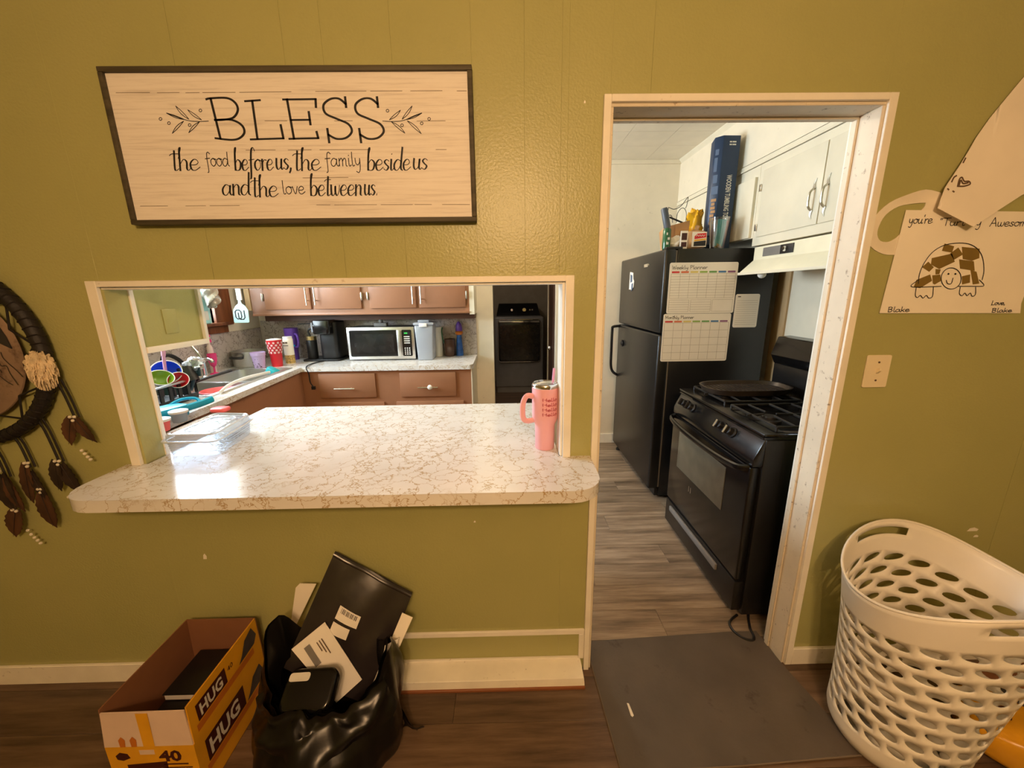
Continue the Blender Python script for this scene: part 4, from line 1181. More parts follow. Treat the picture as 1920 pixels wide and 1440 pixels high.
# painted upper patch with pale stripes
pts = []
for k in range(17):
    a = math.radians(5 + 170 * k / 16)
    pts.append((DC.x + .205 * math.cos(a), DC.z + .205 * math.sin(a)))
pts += [(DC.x - .10, DC.z + .03), (DC.x + .04, DC.z - .005), (DC.x + .13, DC.z + .06)]
part('dark_painting', G().prism(pts, DC.y - .0085, DC.y - .005, 'y'), M['hide_dark'], hid)
g = G()
for k in range(5):
    zz = DC.z + .04 + .03 * k
    hw = math.sqrt(.2 ** 2 - (zz - DC.z) ** 2) * .82
    g.box(DC.x - hw, DC.x + hw, DC.y - .0092, DC.y - .0080, zz, zz + .004)
part('pale_stripes', g, M['seam'], hid)
br_ = G()
random.seed(8)
for k in range(9):
    x0 = DC.x + .02 + .02 * k
    pp = [(x0 - DC.x + random.uniform(-.01, .01), .05 - DC.z * 0 - .02 * j + random.uniform(-.012, .012)) for j in range(5)]
    strokes_on([cr([(DC.x + q[0] * .9 + .012 * j, DC.z + q[1] - .08 + .02 * (k % 3)) for j, q in enumerate(pp)], 3)], .0028, Vector((0, DC.y - .0076, 0)), XW, ZW, br_)
part('painted_branches', br_, M['hide_dark'], hid)
wb = G()
N = 12
for k in range(N):
    a0 = 2 * PI * k / N + .1
    a1 = 2 * PI * (k + .5) / N + .1
    a2 = 2 * PI * (k + 1) / N + .1
    for aa, bb in ((a0, a1), (a1, a2)):
        ra, rb = (.272, .222) if aa == a0 else (.222, .272)
        wb.tube([DC + Vector((ra * math.cos(aa), 0, ra * math.sin(aa))), DC + Vector((rb * math.cos(bb), 0, rb * math.sin(bb)))], .0032, 6)
part('web_cord', wb, M['leather'], dc)
# fur tuft on the right of the hoop
random.seed(3)
fu = G()
FC = Vector((-1.512, -.045, 1.322))


def furfn(u, v):
    th, ph = 2 * PI * u, PI * v
    r = 1 + .16 * math.sin(7 * th + 5 * ph) * math.sin(ph) + .10 * math.sin(13 * th - 9 * ph)
    return (FC.x + .036 * r * math.sin(ph) * math.cos(th), FC.y + .026 * r * math.sin(ph) * math.sin(th), FC.z + .056 * r * math.cos(ph))


fu.grid(furfn, 28, 18, True)
for k in range(260):
    th, ph = random.uniform(0, 2 * PI), random.uniform(.1, PI - .1)
    d = Vector((math.sin(ph) * math.cos(th), math.sin(ph) * math.sin(th), math.cos(ph)))
    p0 = FC + Vector((d.x * .034, d.y * .024, d.z * .053))
    fu.tube([p0, p0 + d * .004 + Vector((0, 0, -.006)), p0 + d * .005 + Vector((0, 0, -.018))], [.0030, .0024, .0008], 4)
part('fur_tuft', fu, M['fur'], dc)


def feather(c, L, w, ang, m, parent):
    g = G()
    ax = Vector((math.sin(ang), 0, -math.cos(ang)))
    sd = Vector((math.cos(ang), 0, math.sin(ang)))
    n = 12
    vs_, fs_ = [], []
    for i in range(n + 1):
        t = i / n
        ww = w * (math.sin(PI * min(1, t * .9 + .08)) ** .6) * (1 + .10 * math.sin(13 * t * PI))
        for q in (-1, 0, 1):
            vs_.append(c + ax * (L * t - (.012 if q else 0)) + sd * q * ww + Vector((0, -.006 * math.sin(PI * t) + (.003 if q == 0 else 0) - .006, 0)))
    for i in range(n):
        for q in range(2):
            fs_.append((i * 3 + q, i * 3 + q + 1, i * 3 + q + 4, i * 3 + q + 3))
    g.add(vs_, fs_)
    vs2 = [v + Vector((0, .0015, 0)) for v in vs_]
    g.add(vs2, [f[::-1] for f in fs_])
    fo = part('feather', g, m, parent)
    part('quill', G().tube([c + Vector((0, -.008, 0)), c + ax * L * .9 + Vector((0, -.012, 0))], [.0012, .0006], 5), M['feather_dark'], fo)
    return fo


def strand(x, z, pts, feats, beads):
    pa = [Vector((x, -.03, z))] + [Vector((a, -.022, b_)) for a, b_ in pts]
    part('lace', G().tube(cr([tuple(p) for p in pa], 4), .0035, 6).tube(cr([tuple(p + Vector((.012, .004, 0))) for p in pa], 4), .003, 6), M['leather'], dc)
    for (a, b_, L, w_, an, mm) in feats:
        feather(Vector((a, -.022, b_)), L, w_, an, M[mm], dc)
    for a, b_ in beads:
        part('bead', G().ball((a, -.030, b_), .0055, 8), M['bead'], dc)


strand(-1.495, 1.28, [(-1.49, 1.22), (-1.478, 1.145)], [(-1.488, 1.14, .10, .024, -.25, 'feather'), (-1.470, 1.14, .10, .020, .5, 'feather')],
       [(-1.485, 1.150), (-1.470, 1.150), (-1.478, 1.137), (-1.478, 1.028), (-1.470, 1.016), (-1.463, 1.004), (-1.456, .994)])
strand(-1.60, 1.155, [(-1.592, 1.10), (-1.575, .985)], [(-1.583, .985, .115, .022, -.1, 'feather_dark'), (-1.565, .975, .12, .026, .35, 'feather_dark')],
       [(-1.580, .990), (-1.566, .990), (-1.573, .977), (-1.570, .852), (-1.560, .842), (-1.551, .835)])
strand(-1.70, 1.095, [(-1.692, 1.05), (-1.680, .965)], [(-1.690, .975, .15, .022, -.1, 'feather'), (-1.665, .86, .135, .030, .1, 'feather'), (-1.676, .95, .12, .018, .25, 'feather_dark')],
       [(-1.686, .985), (-1.674, .985), (-1.680, .972), (-1.668, .885), (-1.658, .885), (-1.663, .872)])
strand(-1.79, 1.07, [(-1.782, 1.00), (-1.775, .93)], [(-1.785, .94, .15, .032, .05, 'feather_dark'), (-1.775, .80, .115, .030, -.3, 'feather'), (-1.77, .92, .13, .022, .2, 'feather')],
       [(-1.782, .955), (-1.782, .805), (-1.770, .800), (-1.752, .722), (-1.745, .705), (-1.737, .692), (-1.729, .680), (-1.722, .668)])

# ------------------------------------------------------------------ papers and switch on the right of the doorway
n = len(RING_O)
ro = cr(RING_O + [RING_O[0]], 3)[:-1]
ri = cr(RING_I + [RING_I[0]], 3)[:-1]
m_ = len(ro)
g = G()
yb, yf = -.001, -.003
g.add([(q[0], yf, q[1]) for q in ro] + [(q[0], yf, q[1]) for q in ri] + [(q[0], yb, q[1]) for q in ro] + [(q[0], yb, q[1]) for q in ri],
      [(i, (i + 1) % m_, (i + 1) % m_ + m_, i + m_) for i in range(m_)] + [(i + 2 * m_, i + 3 * m_, (i + 1) % m_ + 3 * m_, (i + 1) % m_ + 2 * m_) for i in range(m_)] +
      [(i, i + 2 * m_, (i + 1) % m_ + 2 * m_, (i + 1) % m_) for i in range(m_)] + [(i + m_, (i + 1) % m_ + m_, (i + 1) % m_ + 3 * m_, i + 3 * m_) for i in range(m_)])
M['paper_grey'] = mat('grey_tinted_paper', (240, 230, 210), .8, var=.12, vs_=8)
solo('paper_ring', g, M['paper_grey'], 'grey cream paper ring behind the turtle drawing', 'paper cutout')
tp = thing('turtle_drawing', 'cream sheet with a smiling turtle drawing and handwriting taped right of the doorway', 'drawing', (1.48, -.004, 1.45))
part('sheet', G().prism([(q[0], q[1]) for q in SHEET][::-1], -.0052, -.0035, 'y'), M['paper_warm'], tp)
O = Vector((0, -.0058, 0))
for q in PATCH:
    part('shell_patch', G().prism(q, -.0060, -.0050, 'y'), M['olive_cloth'], tp)
part('turtle_outline', strokes_on([cr(s, 4) for s in TURTLE], .0026, Vector((0, -.0063, 0)), XW, ZW), M['ink'], tp)
for wd, ((xa, za), (xb, zb_), (xc, zc)) in HAND:
    part('handwritten_word', strokes_on(word_strokes(wd, xa, xb, za, (zc - za) * .62, .05), .0024, O, XW, ZW), M['ink'], tp)
# big curling sheet hanging over it
fp = thing('curling_paper', 'large cream paper sheet curling down over the turtle drawing with a small heart', 'paper', (1.6, -.02, 1.72))
zlo = min(q[1] for q in FLAP)


def flap_y(x, z):
    t = max(0, min(1, (2.05 - z) / (2.05 - zlo)))
    return -.010 - .030 * t ** 2


g = G()
fine = []
for i in range(len(FLAP)):
    a, b_ = FLAP[i], FLAP[(i + 1) % len(FLAP)]
    for k in range(3):
        fine.append((a[0] + (b_[0] - a[0]) * k / 3, a[1] + (b_[1] - a[1]) * k / 3))
bm = bmesh.new()
vv = [bm.verts.new((q[0], 0, q[1])) for q in fine]
bm.faces.new(vv)
bmesh.ops.triangulate(bm, faces=bm.faces[:])
for _ in range(2):
    bmesh.ops.subdivide_edges(bm, edges=bm.edges[:], cuts=1, use_grid_fill=True)
bm.verts.index_update()
P3 = [(v.co.x, flap_y(v.co.x, v.co.z), v.co.z) for v in bm.verts]
F3 = [[v.index for v in q.verts] for q in bm.faces]
be = [[v.index for v in e.verts] for e in bm.edges if len(e.link_faces) == 1]
bm.free()
nn = len(P3)
g.add(P3 + [(q[0], q[1] + .0012, q[2]) for q in P3], F3 + [[i + nn for i in q][::-1] for q in F3] + [(a, b_, b_ + nn, a + nn) for a, b_ in be])
M['paper_flap'] = mat('warm_white_paper', (248, 238, 222), .8, var=.06, vs_=4, bump=.25, bs=14)
part('sheet', g, M['paper_flap'], fp, smooth=60)
g = G()
for s in HEART:
    pts = cr(s, 4)
    n0 = len(g.v)
    g.ribbon(pts, .0045, Vector((0, 0, 0)), XW, ZW)
    for i in range(n0, len(g.v)):
        v = g.v[i]
        g.v[i] = Vector((v.x, flap_y(v.x, v.z) - .0008, v.z))
part('heart_doodle', g, M['ink_soft'], fp)

sw = thing('light_switch', 'cream toggle light switch plate on the wall right of the doorway', 'light switch', (1.292, 0, 1.20))
M['ivory'] = mat('ivory_plate', (236, 222, 190), .4, var=.03)
part('plate', G().prism(rrect(1.250, 1.336, 1.200, 1.315, .006, 3), -.006, 0, 'y'), M['ivory'], sw, bevel=.0015, seg=1)
part('toggle', G().hexa([(1.288, -.006, 1.250), (1.298, -.006, 1.250), (1.298, -.006, 1.268), (1.288, -.006, 1.268)], [(1.289, -.018, 1.262), (1.297, -.018, 1.262), (1.297, -.016, 1.272), (1.289, -.016, 1.272)]), M['ivory'], sw)
for zz in (1.226, 1.290):
    part('screw', G().lathe([(.0035, 0), (.0035, -.0015), (0, -.0015)], (1.293, -.006, zz), 8, 'y'), M['ink_soft'], sw)
# ------------------------------------------------------------------ things on the serving counter
tb = thing('travel_tumbler', 'tall pink handled tumbler with clear lid and straw at the right end of the counter', 'tumbler', (.142, .085, CT))
TX, TY = .142, .085
part('body', G().lathe([(0, 0), (.034, 0), (.037, .003), (.0375, .095), (.047, .118), (.0485, .125), (.0485, .243), (0, .243)], (TX, TY, CT), 32), M['pink'], tb, smooth=50)
part('rim_band', G().lathe([(.0487, .240), (.0495, .243), (.0495, .252), (.046, .256), (.042, .250), (0, .248)], (TX, TY, CT), 32), M['chrome'], tb, smooth=50)
part('lid', G().lathe([(.040, .2505), (.041, .256), (.030, .258), (.012, .262), (0, .262)], (TX, TY, CT), 24), M['clear_cup'], tb)
part('straw', G().tube([(TX + .030, TY + .006, CT + .255), (TX + .034, TY + .006, CT + .308)], .0048, 10), M['pink_straw'], tb)
hx = TX - .047
part('handle', G().tube(cr([(hx + .004, TY - .010, CT + .206), (hx - .020, TY - .014, CT + .210), (hx - .034, TY - .016, CT + .188), (hx - .038, TY - .016, CT + .150), (hx - .034, TY - .016, CT + .122), (hx - .018, TY - .013, CT + .112), (hx + .006, TY - .010, CT + .116)], 5), .0105, 10, r2=.0075), M['pink'], tb)
# the word wraps on the right of the body, four times
g = G()
for k in range(4):
    zz = CT + .140 + .0185 * k
    for s in word_strokes('Hello', -.014, .046, 0, .0062):
        n0 = len(g.v)
        g.ribbon(s, .0020, Vector((0, 0, 0)), XW, ZW)
        for i in range(n0, len(g.v)):
            v = g.v[i]
            a = -PI / 2 + v.x / .0486
            g.v[i] = Vector((TX + .0491 * math.cos(a), TY + .0491 * math.sin(a), zz + v.z))
part('lettering', g, M['pink_ink'], tb)

cs = thing('clamshell_box', 'clear plastic clamshell food box at the left end of the counter', 'food container', (-1.19, .17, CT))
def clam_ring(i, z):
    b0 = [(-1.280, .050), (-1.075, .050), (-1.110, .320), (-1.285, .340)]
    cx, cy = -1.187, .19
    return [(cx + (p[0] - cx) * i, cy + (p[1] - cy) * i, z) for p in b0]
def rr4(pts, r=.18, n=4):
    out = []
    for k in range(4):
        p0, p1, p2 = Vector(pts[k - 1]), Vector(pts[k]), Vector(pts[(k + 1) % 4])
        a, b_ = p1 + (p0 - p1) * r, p1 + (p2 - p1) * r
        for j in range(n + 1):
            t = j / n
            out.append((1 - t) ** 2 * a + 2 * t * (1 - t) * p1 + t * t * b_)
    return out
def loft(levels, cap0=True, cap1=True):
    rings = [rr4(clam_ring(i, z), .16) for i, z in levels]
    n = len(rings[0])
    g = G()
    g.add([p for r in rings for p in r], [(j * n + i, j * n + (i + 1) % n, (j + 1) * n + (i + 1) % n, (j + 1) * n + i) for j in range(len(rings) - 1) for i in range(n)] +
          ([list(range(n))[::-1]] if cap0 else []) + ([[(len(rings) - 1) * n + i for i in range(n)]] if cap1 else []))
    return g
z0 = CT + .0008
lev = [(.90, z0), (.925, z0 + .004)]
for k in range(5):
    lev += [(.94 + .008 * k, z0 + .012 + .009 * k), (.925 + .008 * k, z0 + .017 + .009 * k)]
lev += [(.97, z0 + .060), (1.06, z0 + .061)]
part('tray', loft(lev, True, False), M['clear'], cs, smooth=40)
part('lid', loft([(1.06, z0 + .062), (.985, z0 + .063), (.97, z0 + .082), (.88, z0 + .086), (.85, z0 + .082), (.70, z0 + .082)], False, True), M['clear'], cs, smooth=40)

part('rim', G().tube(rr4(clam_ring(1.06, z0 + .0615), .16), .0032, 6, True), M['clear_rim'], cs)
part('lid_ridge', G().tube(rr4(clam_ring(.93, z0 + .0845), .16), .0030, 6, True).tube(rr4(clam_ring(.62, z0 + .0835), .2), .0025, 6, True), M['clear_rim'], cs)
# ------------------------------------------------------------------ microwave and neighbours
MY = 2.20
mw = thing('microwave', 'stainless fronted countertop microwave with black door on the back worktop', 'microwave', (-1.13, 2.33, KZ))
MX0, MX1, MZ0, MZ1 = -1.435, -.830, KZ + .010, KZ + .302
part('casing', G().box(MX0 + .004, MX1 - .004, MY + .02, 2.462, MZ0, MZ1 - .002), M['black_soft'], mw, bevel=.006)
part('front_frame', G().box(MX0, MX1, MY, MY + .022, MZ0, MZ1), M['steel'], mw, bevel=.004)
part('door_glass', G().prism(rrect(MX0 + .022, MX1 - .150, MZ0 + .028, MZ1 - .026, .012), MY - .004, MY + .001, 'y'), M['black_gloss'], mw)
part('window', G().prism(rrect(MX0 + .060, MX1 - .185, MZ0 + .060, MZ1 - .060, .012), MY - .0052, MY - .0035, 'y'), M['dark_glass'], mw)
part('handle', G().box(MX1 - .150, MX1 - .118, MY - .030, MY - .018, MZ0 + .028, MZ1 - .026).box(MX1 - .146, MX1 - .122, MY - .02, MY, MZ0 + .03, MZ0 + .05).box(MX1 - .146, MX1 - .122, MY - .02, MY, MZ1 - .05, MZ1 - .03), M['steel'], mw, bevel=.003)
cp = part('control_panel', G().prism(rrect(MX1 - .112, MX1 - .024, MZ0 + .028, MZ1 - .026, .010), MY - .004, MY + .001, 'y'), M['black_gloss'], mw)
part('display', G().box(MX1 - .094, MX1 - .042, MY - .0052, MY - .0035, MZ1 - .066, MZ1 - .046), M['black_soft'], cp)
part('clock_digits', text_mesh('300', .020, Vector((MX1 - .090, MY - .0056, MZ1 - .063)), XW, ZW), M['display'], cp)
g = G()
for r in range(4):
    g.box(MX1 - .094, MX1 - .042, MY - .0056, MY - .0038, MZ1 - .092 - r * .019, MZ1 - .083 - r * .019)
for r in range(4):
    for q in range(3):
        g.lathe([(.0062, 0), (.0062, -.002), (0, -.002)], (MX1 - .088 + q * .020, MY - .0038, MZ0 + .046 + r * .018), 10, 'y')
part('buttons', g, M['white_print'], cp)
for fx in (MX0 + .06, MX1 - .06):
    for fy in (MY + .05, 2.42):
        part('foot', G().lathe([(.014, 0), (.014, .011)], (fx, fy, KZ), 10), M['black_soft'], mw)

bn = thing('storage_bin', 'tall frosted plastic storage bin with white latch right of the microwave', 'container', (-.735, 2.24, KZ))
part('bin', G().hexa([(-.803, 2.170, KZ), (-.668, 2.170, KZ), (-.668, 2.330, KZ), (-.803, 2.330, KZ)], [(-.818, 2.165, KZ + .315), (-.652, 2.165, KZ + .315), (-.652, 2.335, KZ + .315), (-.818, 2.335, KZ + .315)]), M['frost'], bn, bevel=.012)
part('lid', G().box(-.825, -.645, 2.160, 2.340, KZ + .316, KZ + .338).box(-.79, -.69, 2.20, 2.30, KZ + .338, KZ + .360), M['frost'], bn, bevel=.006)
part('latch', G().box(-.772, -.702, 2.150, 2.162, KZ + .302, KZ + .334), M['white_plastic'], bn, bevel=.004)
solo('paper_towel_roll', G().lathe([(.012, 0), (.045, 0), (.045, .28), (.012, .28), (.012, .0)], (-.655, 2.41, KZ), 24), M['white_plastic'], 'upright white paper towel roll just right of the storage bin', 'paper towel')
jv = thing('glass_jug', 'dark brown glass jug beside the blue and purple bottle', 'jug', (-.545, 2.40, KZ))
part('jug', G().lathe([(0, 0), (.044, 0), (.050, .01), (.054, .10), (.052, .165), (.047, .165), (.049, .10), (.045, .012), (0, .012)], (-.545, 2.40, KZ), 24), mat('brown_glass', (88, 62, 50), .12, var=.2), jv)
part('handle', G().tube(cr([(-.590, 2.36, KZ + .13), (-.600, 2.355, KZ + .17), (-.606, 2.355, KZ + .24), (-.600, 2.36, KZ + .28)], 5), .006, 6), M['green_glass'], jv)
lv = thing('blue_bottle', 'slim blue and purple bottle with an orange band at the right end of the worktop', 'bottle', (-.455, 2.42, KZ))
BXc, BYc = -.452, 2.425
part('base', G().lathe([(0, 0), (.036, 0), (.037, .01), (.022, .20), (0, .20)], (BXc, BYc, KZ), 20), mat('blue_swirl', (44, 92, 168), .3, var=.45, vs_=25), lv)
part('band', G().lathe([(.022, .200), (.036, .215), (.036, .228), (.024, .240), (0, .24)], (BXc, BYc, KZ), 20), M['yellow2'], lv)
part('cap', G().lathe([(.030, .238), (.034, .26), (.026, .30), (.010, .325), (0, .33)], (BXc, BYc, KZ), 20), M['purple'], lv)

# coffee maker
cm = thing('coffee_maker', 'black single-serve coffee maker beside the microwave', 'coffee maker', (-1.64, 2.33, KZ))
part('base', G().prism(rrect(-1.86, -1.515, 2.19, 2.44, .03), KZ, KZ + .018, 'z'), M['black_soft'], cm, bevel=.004)
part('tower', G().prism(rrect(-1.700, -1.535, 2.22, 2.44, .035), KZ + .018, KZ + .352, 'z'), M['black_soft'], cm, bevel=.008)
part('brew_head', G().prism(rrect(-1.715, -1.560, 2.14, 2.31, .03), KZ + .25, KZ + .372, 'z'), M['black_gloss'], cm, bevel=.01)
part('lever', G().box(-1.70, -1.645, 2.143, 2.152, KZ + .315, KZ + .330), M['chrome'], cm, bevel=.002)
part('water_tank', G().prism(rrect(-1.785, -1.712, 2.26, 2.42, .02), KZ + .26, KZ + .345, 'z'), M['frost'], cm)
part('spout_arm', G().tube([(-1.71, 2.34, KZ + .335), (-1.93, 2.34, KZ + .330)], .005, 6), M['black_soft'], cm)
fr_ = thing('milk_frother', 'slim black milk frother jug with a brass band left of the coffee maker', 'frother', (-1.795, 2.30, KZ + .018))
part('jug', G().lathe([(0, 0), (.045, 0), (.045, .17), (0, .17)], (-1.795, 2.275, KZ + .0185), 24), M['black_soft'], fr_, bevel=.003)
part('band', G().lathe([(.0455, .171), (.0455, .205), (0, .207)], (-1.795, 2.275, KZ + .0185), 24), mat('brass', (206, 186, 130), .3, 1.0), fr_)
part('lid_loop', G().tube(cr([(-1.80, 2.275, KZ + .222), (-1.815, 2.275, KZ + .265), (-1.79, 2.275, KZ + .29), (-1.765, 2.275, KZ + .262)], 5), .008, 8), M['black_soft'], fr_)
solo('power_cord', G().tube(cr([(-1.66, 2.185, KZ + .006), (-1.70, 2.05, KZ + .006), (-1.672, 1.885, KZ + .004), (-1.655, 1.878, KZ - .05), (-1.655, 1.885, .83), (-1.635, 1.888, .79)], 6), .005, 6).box(-1.648, -1.622, 1.876, 1.898, .768, .795), M['black_soft'], 'black cord hanging over the worktop edge in front of the brown drawer', 'cord')

# drinkware by the corner
rt = thing('snowflake_tumbler', 'red flared tumbler with pale snowflake pattern beside the sink corner', 'tumbler', (-1.965, 1.985, KZ))
part('cup', G().lathe([(0, 0), (.040, 0), (.042, .01), (.047, .105), (.0475, .108), (.059, .215), (.059, .225), (.054, .225), (.044, .108), (0, .02)], (-1.965, 1.985, KZ), 28), M['red'], rt)
random.seed(5)
for j in range(5):
    for i in range(11):
        a = 2 * PI * (i + .5 * (j % 2)) / 11
        zz = .122 + .0205 * j
        rr = .0488 + (zz - .108) * (.012 / .107) + .0006
        cpt = Vector((-1.965 + rr * math.cos(a), 1.985 + rr * math.sin(a), KZ + zz))
        nrm = Vector((math.cos(a), math.sin(a), -.1)).normalized()
        q = nrm.to_track_quat('Z', 'Y').to_matrix().to_4x4()
        gg = (gg if (i or j) else G())
        n0 = len(gg.v)
        for k in range(3):
            s0 = len(gg.v)
            gg.box(-.0098, .0098, -.0024, .0024, 0, .0006)
            gg.xf(Matrix.Rotation(PI * k / 3, 4, 'Z'), s0)
        gg.xf(Matrix.Translation(cpt) @ q, n0)
part('snowflakes', gg, M['snow'], rt)
part('lid', G().lathe([(.056, .222), (.058, .23), (.03, .236), (0, .236)], (-1.965, 1.985, KZ), 24), M['white_plastic'], rt)
pb = thing('speckled_bottle', 'cream bottle with a gold speckled base between the red and purple tumblers', 'bottle', (-1.925, 2.12, KZ))
part('bottle', G().lathe([(0, 0), (.038, 0), (.039, .01), (.040, .215), (.036, .225), (0, .225)], (-1.925, 2.12, KZ), 24), M['paper_warm'], pb)
part('speckles', G().lathe([(.0393, .004), (.0396, .075), (.0392, .078)], (-1.925, 2.12, KZ), 24), mat('leopard_speckle', (190, 160, 96), .4, var=.6, vs_=90), pb)
part('printed_marks', G().box(-1.948, -1.932, 2.0785, 2.0815, KZ + .182, KZ + .194).box(-1.927, -1.910, 2.0785, 2.0815, KZ + .182, KZ + .194).box(-1.950, -1.905, 2.0785, 2.0815, KZ + .160, KZ + .165), M['ink_soft'], pb)
part('lid', G().lathe([(.037, .2245), (.037, .238), (0, .24)], (-1.925, 2.12, KZ), 24), M['white_plastic'], pb)
pt = thing('purple_tumbler', 'large purple handled tumbler against the backsplash', 'tumbler', (-2.0, 2.34, KZ))
part('body', G().lathe([(0, 0), (.040, 0), (.042, .10), (.058, .125), (.060, .285), (0, .285)], (-2.005, 2.34, KZ), 28), M['purple'], pt, smooth=50)
part('lid', G().lathe([(.058, .2855), (.06, .296), (.02, .300), (0, .300)], (-2.005, 2.34, KZ), 24), M['purple'], pt)
part('band', G().box(-2.005 + .01, -2.005 + .05, 2.275, 2.285, KZ + .13, KZ + .145), M['cyan'], pt)
part('handle', G().tube(cr([(-1.955, 2.30, KZ + .24), (-1.925, 2.28, KZ + .235), (-1.915, 2.275, KZ + .18), (-1.93, 2.285, KZ + .13), (-1.96, 2.30, KZ + .125)], 5), .010, 8), M['purple'], pt)
lp = thing('lilac_cup', 'pale lilac cup with dark printed doodles beside the sink', 'cup', (-2.062, 1.90, KZ))
part('cup', G().lathe([(0, 0), (.038, 0), (.050, .105), (.054, .107), (.056, .135), (.051, .135), (.036, .006), (0, .006)], (-2.062, 1.90, KZ), 28), M['lilac'], lp)
g = G()
random.seed(9)
for k in range(26):
    a = random.uniform(-2.6, -.6)
    zz = random.uniform(.012, .085)
    rr = .038 + .012 * zz / .105 + .0006
    cpt = Vector((-2.062 + rr * math.cos(a), 1.90 + rr * math.sin(a), KZ + zz))
    g.ball(cpt, random.uniform(.002, .005), 6, .6)
part('doodles', g, M['ink'], lp)
po = thing('stock_pot', 'shallow stainless steel stock pot with black side handles behind the sink', 'pot', (-2.232, 2.035, KZ))
PC = (-2.232, 2.035, KZ)
part('pan', G().lathe([(0, 0), (.108, 0), (.116, .008), (.119, .128), (.124, .133), (.117, .133), (.112, .010), (0, .008)], PC, 40), M['steel'], po, smooth=50)
for an in (-PI / 2 - .15, PI / 2 - .15):
    d = Vector((math.cos(an), math.sin(an), 0))
    sdv = Vector((-d.y, d.x, 0))
    c0 = Vector(PC) + d * .117 + Vector((0, 0, .088))
    part('handle', G().tube(cr([tuple(c0 - sdv * .05), tuple(c0 - sdv * .045 + d * .022), tuple(c0 + d * .03), tuple(c0 + sdv * .045 + d * .022), tuple(c0 + sdv * .05)], 5), .011, 8), M['black_soft'], po)

# faucet, goblet, soap
fa = thing('kitchen_faucet', 'chrome faucet with a lifted lever behind the sink', 'faucet', (-2.215, 1.50, KZ + .006))
part('body', G().lathe([(0, 0), (.026, 0), (.028, .01), (.019, .02), (.018, .12), (.022, .14), (0, .15)], (-2.215, 1.50, KZ + .0065), 20), M['chrome'], fa)
part('spout', G().tube(cr([(-2.215, 1.50, KZ + .11), (-2.195, 1.50, KZ + .14), (-2.17, 1.50, KZ + .147), (-2.145, 1.50, KZ + .138), (-2.14, 1.50, KZ + .12)], 5), .012, 10), M['chrome'], fa)
part('lever', G().tube(cr([(-2.215, 1.50, KZ + .15), (-2.235, 1.495, KZ + .20), (-2.26, 1.485, KZ + .25), (-2.275, 1.48, KZ + .27)], 5), [.010] * 6 + [.008] * 5 + [.007] * 5, 8), M['chrome'], fa)
sp = thing('spray_hose', 'black arched sprayer hose behind the dish rack', 'hose', (-2.28, 1.30, KZ))
part('hose', G().tube(cr([(-2.22, 1.20, KZ + .008), (-2.235, 1.205, KZ + .15), (-2.255, 1.24, KZ + .205), (-2.26, 1.30, KZ + .205), (-2.245, 1.36, KZ + .15), (-2.225, 1.385, KZ + .06), (-2.22, 1.39, KZ + .008)], 7), .013, 8), M['black_soft'], sp)
solo('wine_goblet', G().lathe([(0, 0), (.034, 0), (.032, .006), (.007, .014), (.006, .055), (.020, .070), (.030, .11), (.031, .16), (.028, .16), (.026, .11), (0, .075)], (-2.275, 1.68, KZ), 24), M['magenta'], 'magenta plastic goblet standing behind the sink', 'goblet')
sb = thing('soap_bottle', 'clear bottle with a pink pump top behind the chrome faucet', 'bottle', (-2.325, 1.78, KZ))
part('bottle', G().lathe([(0, 0), (.020, 0), (.021, .01), (.021, .20), (.010, .225), (.010, .24), (0, .24)], (-2.325, 1.74, KZ), 20), mat('pink_soap', (232, 206, 204), .2), sb)
part('pump', G().lathe([(.020, .240), (.020, .262), (.008, .266), (.008, .28), (.018, .282), (.016, .30), (0, .302)], (-2.325, 1.74, KZ), 16), M['magenta'], sb)

# things in the sink
rp = thing('red_skillet', 'skillet with a reddish brown interior lying in the near sink bowl', 'pan', (-1.98, 1.16, KZ - .165))
part('pan', G().lathe([(0, 0), (.07, 0), (.094, .15), (.102, .150), (.098, .155), (.09, .148), (.066, .008), (0, .008)], (-1.915, 1.205, KZ - .168), 32), M['coral'], rp, smooth=50)
part('lining', G().lathe([(0, .0095), (.0655, .0095), (.084, .12), (.080, .12), (.062, .014), (0, .014)], (-1.915, 1.205, KZ - .168), 32), mat('red_brown_lining', (112, 48, 36), .3), rp)
pn = thing('dark_saucepan', 'dark teal saucepan with a long black handle leaning across the sink divider', 'pan', (-2.06, 1.08, KZ - .1))
part('pan', G().lathe([(0, 0), (.07, 0), (.085, .07), (.08, .07), (.066, .006), (0, .006)], (0, 0, 0), 28).xf(Matrix.Translation((-2.105, 1.065, KZ - .04)) @ Matrix.Rotation(-.35, 4, 'X')), mat('dark_teal_enamel', (40, 62, 60), .25), pn, smooth=50)
part('handle', G().tube([(-2.085, 1.13, KZ + .03), (-2.02, 1.28, KZ + .055), (-1.96, 1.42, KZ + .075)], [.010, .009, .010], 8), M['black_soft'], pn)
bw = thing('dish_brush', 'white handled dish brush with a teal head lying across the far sink bowl', 'brush', (-1.83, 1.5, KZ))
part('handle', G().tube(cr([(-1.765, 1.02, KZ + .012), (-1.80, 1.16, KZ + .030), (-1.815, 1.34, KZ + .034), (-1.83, 1.55, KZ + .020), (-1.84, 1.66, KZ + .010)], 6), .011, 8, r2=.007), M['white_plastic'], bw)
part('head', G().prism(rrect(-.045, .045, -.035, .035, .025), 0, .05, 'z').xf(Matrix.Translation((-1.865, 1.72, KZ - .018)) @ Matrix.Rotation(.5, 4, 'Y')), M['teal'], bw, bevel=.006)

